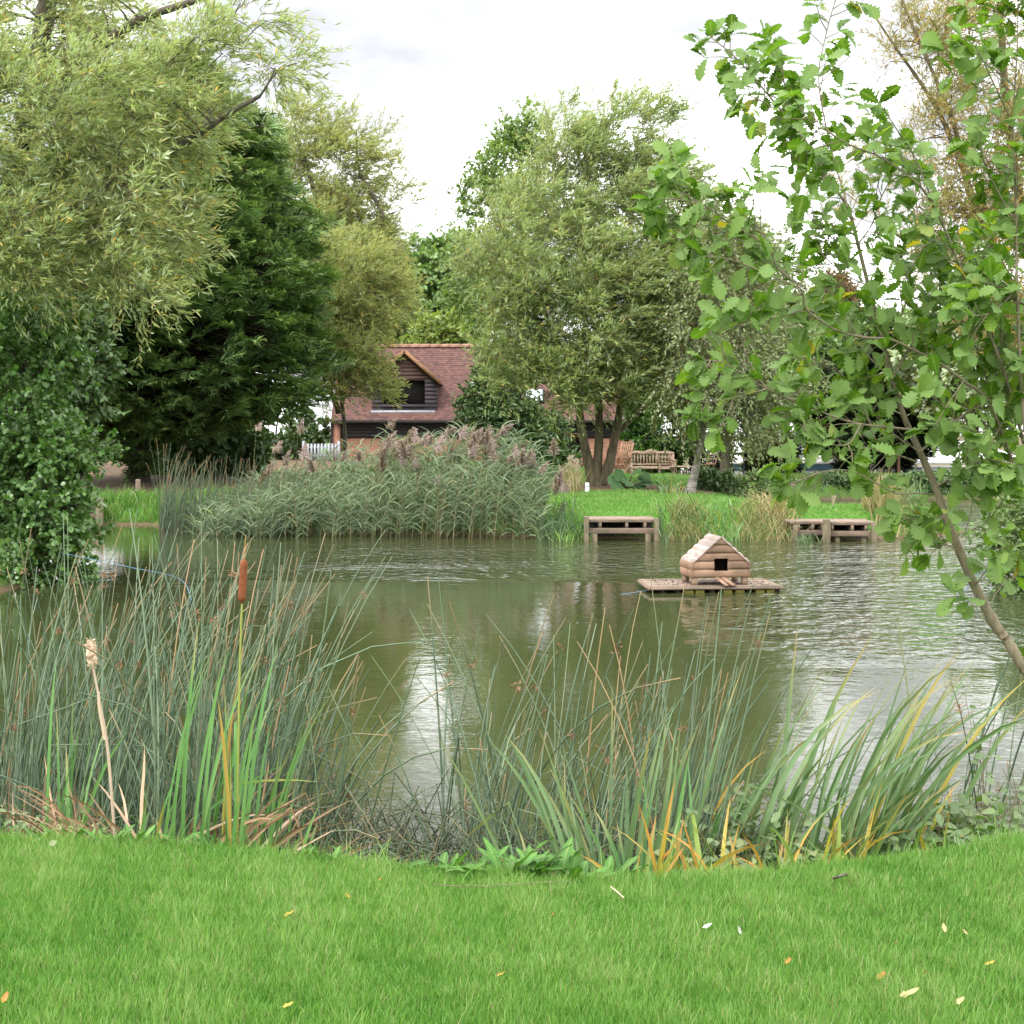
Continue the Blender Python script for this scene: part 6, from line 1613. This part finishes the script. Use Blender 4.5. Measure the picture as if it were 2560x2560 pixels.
tuft('sedge_tuft', 'dark green sedge clump at the right end of the reed bed', 1395, 27.9, 60, .55, 170, 720, 'reed_leaf', group=GS, tint=(0, .5))
tuft('sedge_tuft', 'straw coloured sedge clump to the right of the left fishing platform', 1720, 27.6, 55, .46, 330, 721, tint=(.05, .75), group=GS)
tuft('sedge_tuft', 'green sedge blades beside the right post of the left fishing platform', 1652, 27.4, 12, .45, 44, 722, 'reed_leaf', group=GS, l1=(.2, .9))
tuft('sedge_tuft', 'fresh green strap leaves between the two straw coloured sedge clumps', 1800, 27.4, 45, .42, 150, 723, 'cattail', group=GS, W=(.008, .014), tint=(.5, .95))
tuft('sedge_tuft', 'brown and green sedge hanging over the water behind the duck house roof', 1880, 27.4, 50, .44, 260, 724, tint=(.15, .85), group=GS)
tuft('sedge_tuft', 'brown dry sedge mound left of the right fishing platform', 1935, 27.9, 45, .55, 260, 725, tint=(.5, 1), group=GS)
tuft('sedge_tuft', 'small green tuft under the left end of the right fishing platform', 2010, 26.9, 25, .24, 120, 726, 'reed_leaf', tint=(.2, .7), group=GS)
tuft('sedge_tuft', 'large brown and yellow dried tuft right of the right fishing platform', 2205, 28.6, 38, .78, 380, 727, tint=(.45, 1), group=GS, l1=(.1, .9))
tuft('sedge_tuft', 'grey green blades behind the small platform at the tip of the spit', 2272, 30.6, 26, .62, 120, 728, 'cattail_blue', group=GS, l1=(.1, .8), tint=(.2, .8))
tuft('sedge_tuft', 'bright green grass on the bank left of the left fishing platform', 1420, 27.8, 55, .30, 260, 729, 'grass', group=GS, tint=(.2, .8), W=(.005, .01))
tuft('sedge_tuft', 'strappy pale blades at the near edge of the flower bed', 1676, 34.6, 28, .42, 44, 730, 'cattail_blue', group=GS, W=(.012, .02))
for k in range(9):
    px = 2000 + k * 66
    tuft('bank_weed', ['rough weeds on the farthest shore behind the grass spit', 'dark weeds on the farthest shore further right'][k > 4], px, 44.6 + .3 * (k % 3), 46, .30 + .12 * (k % 2), 260, 740 + k, 'sedge' if k % 3 == 0 else 'reed_leaf', group=['weeds on the farthest shore', 'dark weeds on the farthest shore'][k > 4], tint=(0, .6), W=(.010, .02))
shrub_spec = [(1865, 39.5, 95, 1185, 'leafy perennials with white specks right of the leaning birch', 'broad'), (1780, 38, 45, 1190, 'brown and green perennials at the foot of the leaning birch', 'broad_dark'),
              (1945, 41, 60, 1195, 'low leafy plants at the right end of the garden border', 'alder')]
for k, (px, Y, rx, top, lab, mt) in enumerate(shrub_spec):
    bush('perennial_clump', lab, px, Y, rx, top, 760 + k, MAT[mt], n=60, leaf=.085, tl=.28, cat='plant', twigs=9)
for k, (px, rx, lab) in enumerate([(2330, 70, 'dark leafy bank plants on the farthest shore behind the oak stem'), (2470, 80, 'dark leafy bank plants on the farthest shore at the right edge'), (2130, 80, 'green bank plants on the farthest shore behind the stake')]):
    bush('bank_shrub', lab, px, 44.8, rx, 1205, 770 + k, MAT['broad_dark'], n=60, leaf=.12, tl=.3, cat='shrub')
# pampas like tuft, gunnera, yellow flower
t = tuft('ornamental_grass', 'pale straw ornamental grass left of the willow trunks', 1430, 35.2, 22, .62, 230, 780, 'sedge', tint=(.6, 1), l1=(.1, .7))
r = RS(781); m = M(); g = gpt(1430, 35.2)
for k in range(12):
    e = g + np.array([r.normal(0, .14), r.normal(0, .1), r.uniform(.5, .78)]); q = 40
    d = nrm(r.normal(0, 1, (q, 3)) + [0, 0, .6]); pth = e + np.stack([r.normal(0, .02, q), r.normal(0, .02, q), r.uniform(-.1, .1, q)], -1)
    ribbons(m, pth[:, None] + d[:, None] * np.linspace(0, .09, 3)[None, :, None], np.tile(np.array([[.003, .007, .001]]), (q, 1)), nrm(r.normal(0, 1, (q, 3))), tint=r.rand(q), along=.5, dry=0)
m.build('seed_heads', MAT['pink'], t)
tuft('ornamental_grass', 'purplish drooping grass tuft beside the pale ornamental grass', 1405, 35.0, 16, .5, 160, 782, 'plume', tint=(0, .5), l1=(.8, 2.2), W=(.004, .008))
GUN = tmpl_profile([0, .06, .2, .4, .6, .8, .92, 1], [.02, .26, .52, .46, .58, .40, .34, .1], .18, -.2, .05)
r = RS(783); g = gpt(1570, 37.0); t = thing('gunnera', 'huge rough gunnera leaves right of the willow trunks', 'plant', g)
lf = M(); stt = []
for k, (px, py) in enumerate([(1552, 1188), (1585, 1183), (1610, 1192), (1535, 1200), (1570, 1205), (1598, 1212), (1545, 1215), (1578, 1222), (1615, 1208)]):
    p = P(px, py, 36.6 + r.uniform(-.2, .4)); d = nrm(np.array([px - 1575, -25, -8 + r.normal(0, 8)]))
    leaves(lf, GUN, (p - d * .15)[None], d[None], np.array([[0, -.75, .6]]) + r.normal(0, .2, (1, 3)), np.array([r.uniform(.3, .44)]), tint=np.array([r.uniform(.1, .6)]), clump=np.array([r.rand()]))
    stt.append((g + [r.normal(0, .06), r.normal(0, .06), 0], (g + p) / 2 + [0, 0, .05], p - d * .15))
MAT['gunnera'] = leaf_mat('gunnera_leaf', [(0, (.07, .15, .055)), (1, (.13, .24, .10))], trans=.2)
lf.build('leaves', MAT['gunnera'], t, smooth=True); m = M(); tubes(m, np.array(stt), np.tile(np.array([[.02, .016, .012]]), (len(stt), 1)), 5); m.build('stalks', MAT['bark_green'], t, smooth=True)
MAT['yellow_petal'] = leaf_mat('yellow_petal', [(0, (.55, .42, .02)), (1, (.75, .6, .05))], trans=.3)
g = gpt(1861, 40); t = thing('yellow_flower', 'tall yellow flowers in the garden border right of the birch', 'plant', g)
m = M(); q = 60; e = P(1861, 1205, 39.6); pp = e + r.normal(0, .05, (q, 3)) + [0, 0, 0]
leaves(m, OVAL, pp, r.normal(0, 1, (q, 3)), r.normal(0, .4, (q, 3)) + [0, -.5, .6], r.uniform(.04, .07, q), tint=r.rand(q), clump=r.rand(q)); m.build('flower', MAT['yellow_petal'], t)
m = M(); tubes(m, np.array([[g, (g + e) / 2, e]]), np.array([[.012, .01, .006]]), 5); m.build('stem', MAT['bark_green'], t)

# ================================================================== small things on the lawn
MAT['yleaf'] = leaf_mat('fallen_yellow_leaf', [(0, (.40, .27, .04)), (1, (.52, .38, .08))], trans=.2, var=.1)
MAT['oleaf'] = leaf_mat('fallen_orange_leaf', [(0, (.36, .16, .03)), (1, (.44, .22, .05))], trans=.15, var=.1)
MAT['pleaf'] = leaf_mat('fallen_pale_leaf', [(0, (.44, .33, .16)), (1, (.52, .41, .22))], trans=.15, var=.1)
MAT['feather'] = leaf_mat('white_feather', [(0, (.5, .5, .49)), (1, (.6, .6, .59))], trans=.2, var=.05)
LLEAF = tmpl_profile([0, .15, .3, .42, .55, .7, .85, 1], [.01, .07, .13, .10, .14, .08, .07, .01], .5, .45, .06)
SLEAF = tmpl_profile([0, .15, .32, .45, .6, .75, .9, 1], [.02, .16, .28, .2, .27, .15, .14, .02], .6, .5, .09)
def on_lawn(px, py):
    lo, hi = 3.2, 7.0
    for _ in range(40):
        mid = (lo + hi) / 2; p = P(px, py, mid)
        if p[2] > gz(p[0], p[1]) : lo = mid
        else: hi = mid
    return P(px, py, lo)
GL = 'fallen leaves on the lawn'
for k, (px, py, L, kind, long, lab) in enumerate([
    (722, 2312, .085, 'yleaf', 1, 'long yellow fallen leaf on the lawn below the brown cattail'), (868, 2265, .04, 'yleaf', 0, 'small yellow leaf right of the long yellow one'),
    (1252, 2467, .08, 'yleaf', 1, 'narrow yellow fallen leaf lying slanted in the lower middle of the lawn'), (719, 2545, .075, 'yleaf', 1, 'yellow leaf cut by the bottom edge of the picture'),
    (12, 2530, .05, 'oleaf', 0, 'orange leaf in the bottom left corner of the lawn'), (951, 2221, .03, 'oleaf', 0, 'tiny orange leaf near the lawn edge below the fallen rushes'),
    (527, 2149, .055, 'pleaf', 1, 'pale straw leaf at the lawn edge below the left reeds'), (1383, 2314, .042, 'oleaf', 0, 'rounded tan leaf below the middle dock plant'),
    (1737, 2204, .065, 'yleaf', 1, 'curled yellow leaf at the lawn edge beside the iris leaves'), (1969, 2432, .04, 'oleaf', 0, 'small orange leaf below the white feather'),
    (2201, 2472, .05, 'oleaf', 0, 'upright orange leaf in the lower right of the lawn'), (2310, 2462, .045, 'oleaf', 0, 'orange brown leaf right of the upright orange one'),
    (2267, 2517, .105, 'pleaf', 1, 'largest long pale leaf in the bottom right of the lawn'), (2400, 2536, .05, 'pleaf', 0, 'rounded pale leaf in the bottom right corner'),
    (2472, 2436, .06, 'yleaf', 1, 'yellow leaf near the right edge of the lawn'), (2241, 2385, .035, 'pleaf', 0, 'small pale leaf left of the pair of pale leaves'),
    (2360, 2350, .045, 'pleaf', 0, 'pale yellow leaf in the right half of the lawn'), (2411, 2358, .04, 'pleaf', 0, 'pinkish pale leaf standing next to the pale yellow one')]):
    L *= .5; r = RS(800 + k); p = on_lawn(px, py) + [0, 0, .028]
    a = r.uniform(-.4, .4) if long else r.rand() * 6.28
    if k in (2,): a = -.7
    t_ = thing('fallen_leaf', lab, 'leaf', p, 0, GL)
    m = M(); leaves(m, LLEAF if long else SLEAF, np.array([[-math.cos(a) * L / 2, -math.sin(a) * L / 2, 0]]), np.array([[math.cos(a), math.sin(a), .1 if long else .35]]), np.array([[.1, -.5, .9]]), np.array([L * 1.15]), W=np.array([L * 1.3]), tint=np.array([r.rand()]), clump=np.array([.5]))
    o = m.build('fallen_leaf', MAT[kind], None, smooth=True); o.location = p.tolist(); tag(o, lab, 'leaf', GL); bpy.data.objects.remove(t_)
for px, py, L, a, lab in ((1768, 2346, .055, .1, 'white feather lying in the lawn grass, left of the two'), (1848, 2363, .05, 2.0, 'smaller white feather sticking up, right of the two')):
    p = on_lawn(px, py) + [0, 0, .034]; L *= .55; m = M()
    leaves(m, LLEAF, np.array([[-math.cos(a) * L / 2, 0, 0]]), np.array([[math.cos(a), .2, .12 if a < 1 else .7]]), np.array([[.1, -.6, .8]]), np.array([L]), W=np.array([L * 1.6]), tint=np.array([.5]), clump=np.array([.5]))
    o = m.build('feather', MAT['feather'], None, smooth=True); o.location = p.tolist(); tag(o, lab, 'feather', 'white feathers on the lawn')
for pts, rr_, lab, mt in (([(2083, 2222), (2115, 2211), (2146, 2197)], .0055, 'short dark grey stick near the lawn edge on the right', 'bark'), ([(1527, 2243), (1545, 2258), (1560, 2272)], .003, 'short pale straw on the lawn below the dock plant', 'fluff'),
                          ([(1085, 2238), (1180, 2242), (1290, 2236), (1400, 2230), (1440, 2234)], .0018, 'long thin dry rush stem lying on the lawn', 'wood_post')):
    p = smooth_path([on_lawn(*q) + [0, 0, .036] for q in pts], 5); m = M(); tubes(m, p[None], np.full((1, len(p)), rr_) * np.linspace(1, .7, len(p))[None], 5)
    o = m.build('stick' if rr_ > .004 else 'dry_stalk', MAT[mt], None, smooth=True); tag(o, lab, 'stick')
finish_props()
